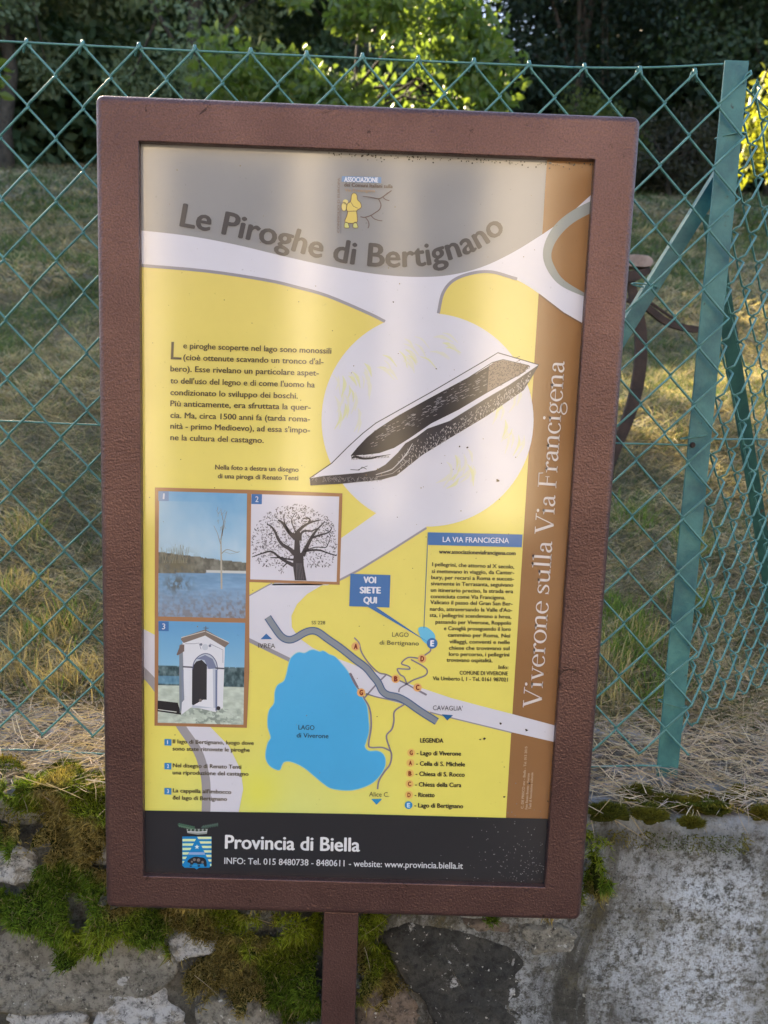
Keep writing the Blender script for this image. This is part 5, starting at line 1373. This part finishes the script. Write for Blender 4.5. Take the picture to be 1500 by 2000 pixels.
p.poly(ha([(490, 870), (875, 870), (880, 930), (470, 930)]), (140, 172, 220), 9.6)
p.poly(ha([(684 + (62 if i % 2 == 0 else 26) * math.sin(i * math.pi / 5), 740 - (62 if i % 2 == 0 else 26) * math.cos(i * math.pi / 5)) for i in range(10)]), (206, 236, 240), 9.8)
p.poly(ha([(450, 1110), (480, 1050), (560, 1000), (650, 975), (760, 990), (860, 1010), (910, 1080), (920, 1210), (860, 1215), (840, 1150), (760, 1160), (760, 1215), (700, 1215), (690, 1150), (600, 1140), (560, 1215), (500, 1210), (520, 1140)]), (28, 34, 42), 9.8, 3)
for q in ((620, 1050, 3), (720, 1060, 3.5), (820, 1110, 2.5), (560, 1100, 2)): p.disc(*HA(q[0], q[1]), q[2], (120, 112, 110), 10, n=8)
p.line(ha([(500, 1180), (640, 1190), (740, 1175), (860, 1200)]), 1.4, (60, 150, 200), 10)
p.poly(ha([(430, 300), (945, 300), (925, 420), (700, 440), (450, 400)]), (150, 158, 154), 9)
for k in range(5): p.disc(*HA(490 + k * 95, 330), 2.6, (60, 76, 66), 9.5, n=8)
p.line(ha([(450, 365), (700, 380), (925, 365)]), 1.4, (214, 216, 222), 9.6)
for k in range(9):
    x = 200 + k * 44; y = 195 + k * 10; p.poly(ha([(x, y), (x + 60, y - 45), (x + 90, y - 10)]), (70, 106, 86), 9.2 + k * .02); p.poly(ha([(x + 20, y + 10), (x + 90, y + 10), (x + 60, y + 70)]), (88, 122, 100), 9.25 + k * .02)
for k in range(7):
    x = 780 + k * 56; y = 265 - k * 10; p.poly(ha([(x, y), (x + 70, y - 60), (x + 90, y - 10)]), (78, 100, 92), 9.2 + k * .02); p.poly(ha([(x, y), (x + 90, y - 5), (x + 70, y + 40)]), (66, 90, 80), 9.25 + k * .02)
p.build()
# --- fly specks and dirt lying on the sheet
p = Print('dirt_specks', 11)
for x, y, r_ in ((972, 938, 4), (946, 1443, 3), (938, 1444, 2), (978, 1413, 2.6), (1028, 1426, 3.2), (985, 1556, 2.4), (898, 872, 2), (913, 874, 2), (852, 720, 1.4), (768, 590, 1.6), (862, 905, 1.2), (1112, 330, 1.6), (1034, 1530, 2.2), (340, 1555, 1.6), (1070, 1565, 2), (760, 1456, 1.2), (985, 1498, 1.4), (776, 1010, 1.2)):
    n = 9; a = np.linspace(0, 6.283, n, endpoint=False); rad = [r_ * rr.uniform(.5, 1.3) for _ in a]
    p._emit(np.array([(x + q * math.cos(t), y + .8 * q * math.sin(t)) for q, t in zip(rad, a)]), [tuple(range(n))], (62, 50, 40), 11)
for k in range(420):
    e = rr.random()
    if e < .4: x = rr.uniform(640, 1160); y = 283 + (x - 272) * .0416 + abs(rr.gauss(0, 5))
    elif e < .75: x = rr.uniform(700, 1060); y = rr.uniform(1600, 1725)
    else: x = rr.uniform(285, 1150); y = rr.uniform(300, 1590)
    if e >= .4 and e < .75: x = 1062 - abs(rr.gauss(0, 70)); y = 1722 - abs(rr.gauss(0, 60))
    if y > 1723: continue
    p.disc(x, y, rr.uniform(.4, 1.3) * (1.5 if e < .4 else 1), (34, 30, 30) if e < .4 else ((120, 122, 126) if e < .75 else (130, 112, 70)), 11 + .001 * k, n=5)
p.build()['kind'] = 'stuff'

# ------------------------------------------------------------------ unseen farm building, added across the road to reflect as glare in the panel
HY = -9.0
glare_barn = empty('added_farm_building', (0, HY, ROAD_Z))
tag(glare_barn, 'pale farm building added across the road behind the viewer to reflect as glare in the panel', 'building')
M_PL = mat_simple('glare_plaster', (.70, .64, .54), (.82, .77, .66), .9, 2, 30, .006)  # whitened to strengthen the reflection in the panel
M_DK = mat_simple('dark_wood', (.05, .04, .035), (.10, .08, .06), .8, 4, 40, .004)
M_RF = mat_simple('roof_tiles', (.22, .09, .055), (.34, .15, .09), .9, 6, 30, .01)
for x0, x1 in ((-7.4, -6.9), (-3.25, -2.75), (-1.15, -.75), (.10, .30), (1.28, 2.1), (4.3, 4.9), (7.0, 7.6)):  # piers spaced to lay bright reflected bands across the panel
    MB().box(x0, x1, HY - .45, HY, 0, 4.7).build('pier', M_PL, glare_barn, bevel=.01)
MB().box(-7.6, 7.8, HY - .45, HY + .02, 4.7, 6.1).build('wall', M_PL, glare_barn)
MB().box(-7.4, 7.6, HY - 5, HY - 4.8, 0, 6.1).build('wall', M_DK, glare_barn)
for x in (-7.5, 7.5): MB().box(x, x + .2, HY - 4.8, HY - .46, 0, 6.1).build('wall', M_PL, glare_barn)
MB().box(-7.5, 7.7, HY - 4.79, HY - .46, 4.72, 4.85).build('hayloft_floor', M_DK, glare_barn)
mb = MB(); mb.add([(-8.1, HY + .6, 6.0), (8.3, HY + .6, 6.0), (8.3, HY - 2.6, 7.7), (-8.1, HY - 2.6, 7.7), (-8.1, HY - 5.8, 6.0), (8.3, HY - 5.8, 6.0), (-8.1, HY + .6, 6.12), (8.3, HY + .6, 6.12), (8.3, HY - 2.6, 7.82), (-8.1, HY - 2.6, 7.82), (-8.1, HY - 5.8, 6.12), (8.3, HY - 5.8, 6.12)],
       [(3, 2, 1, 0), (4, 5, 2, 3), (6, 7, 8, 9), (9, 8, 11, 10), (0, 1, 7, 6), (5, 4, 10, 11), (0, 6, 9, 3), (3, 9, 10, 4), (1, 2, 8, 7), (2, 5, 11, 8)])
mb.build('roof', M_RF, glare_barn)
print('done', sum(len(o.data.polygons) for o in bpy.data.objects if o.type == 'MESH'))
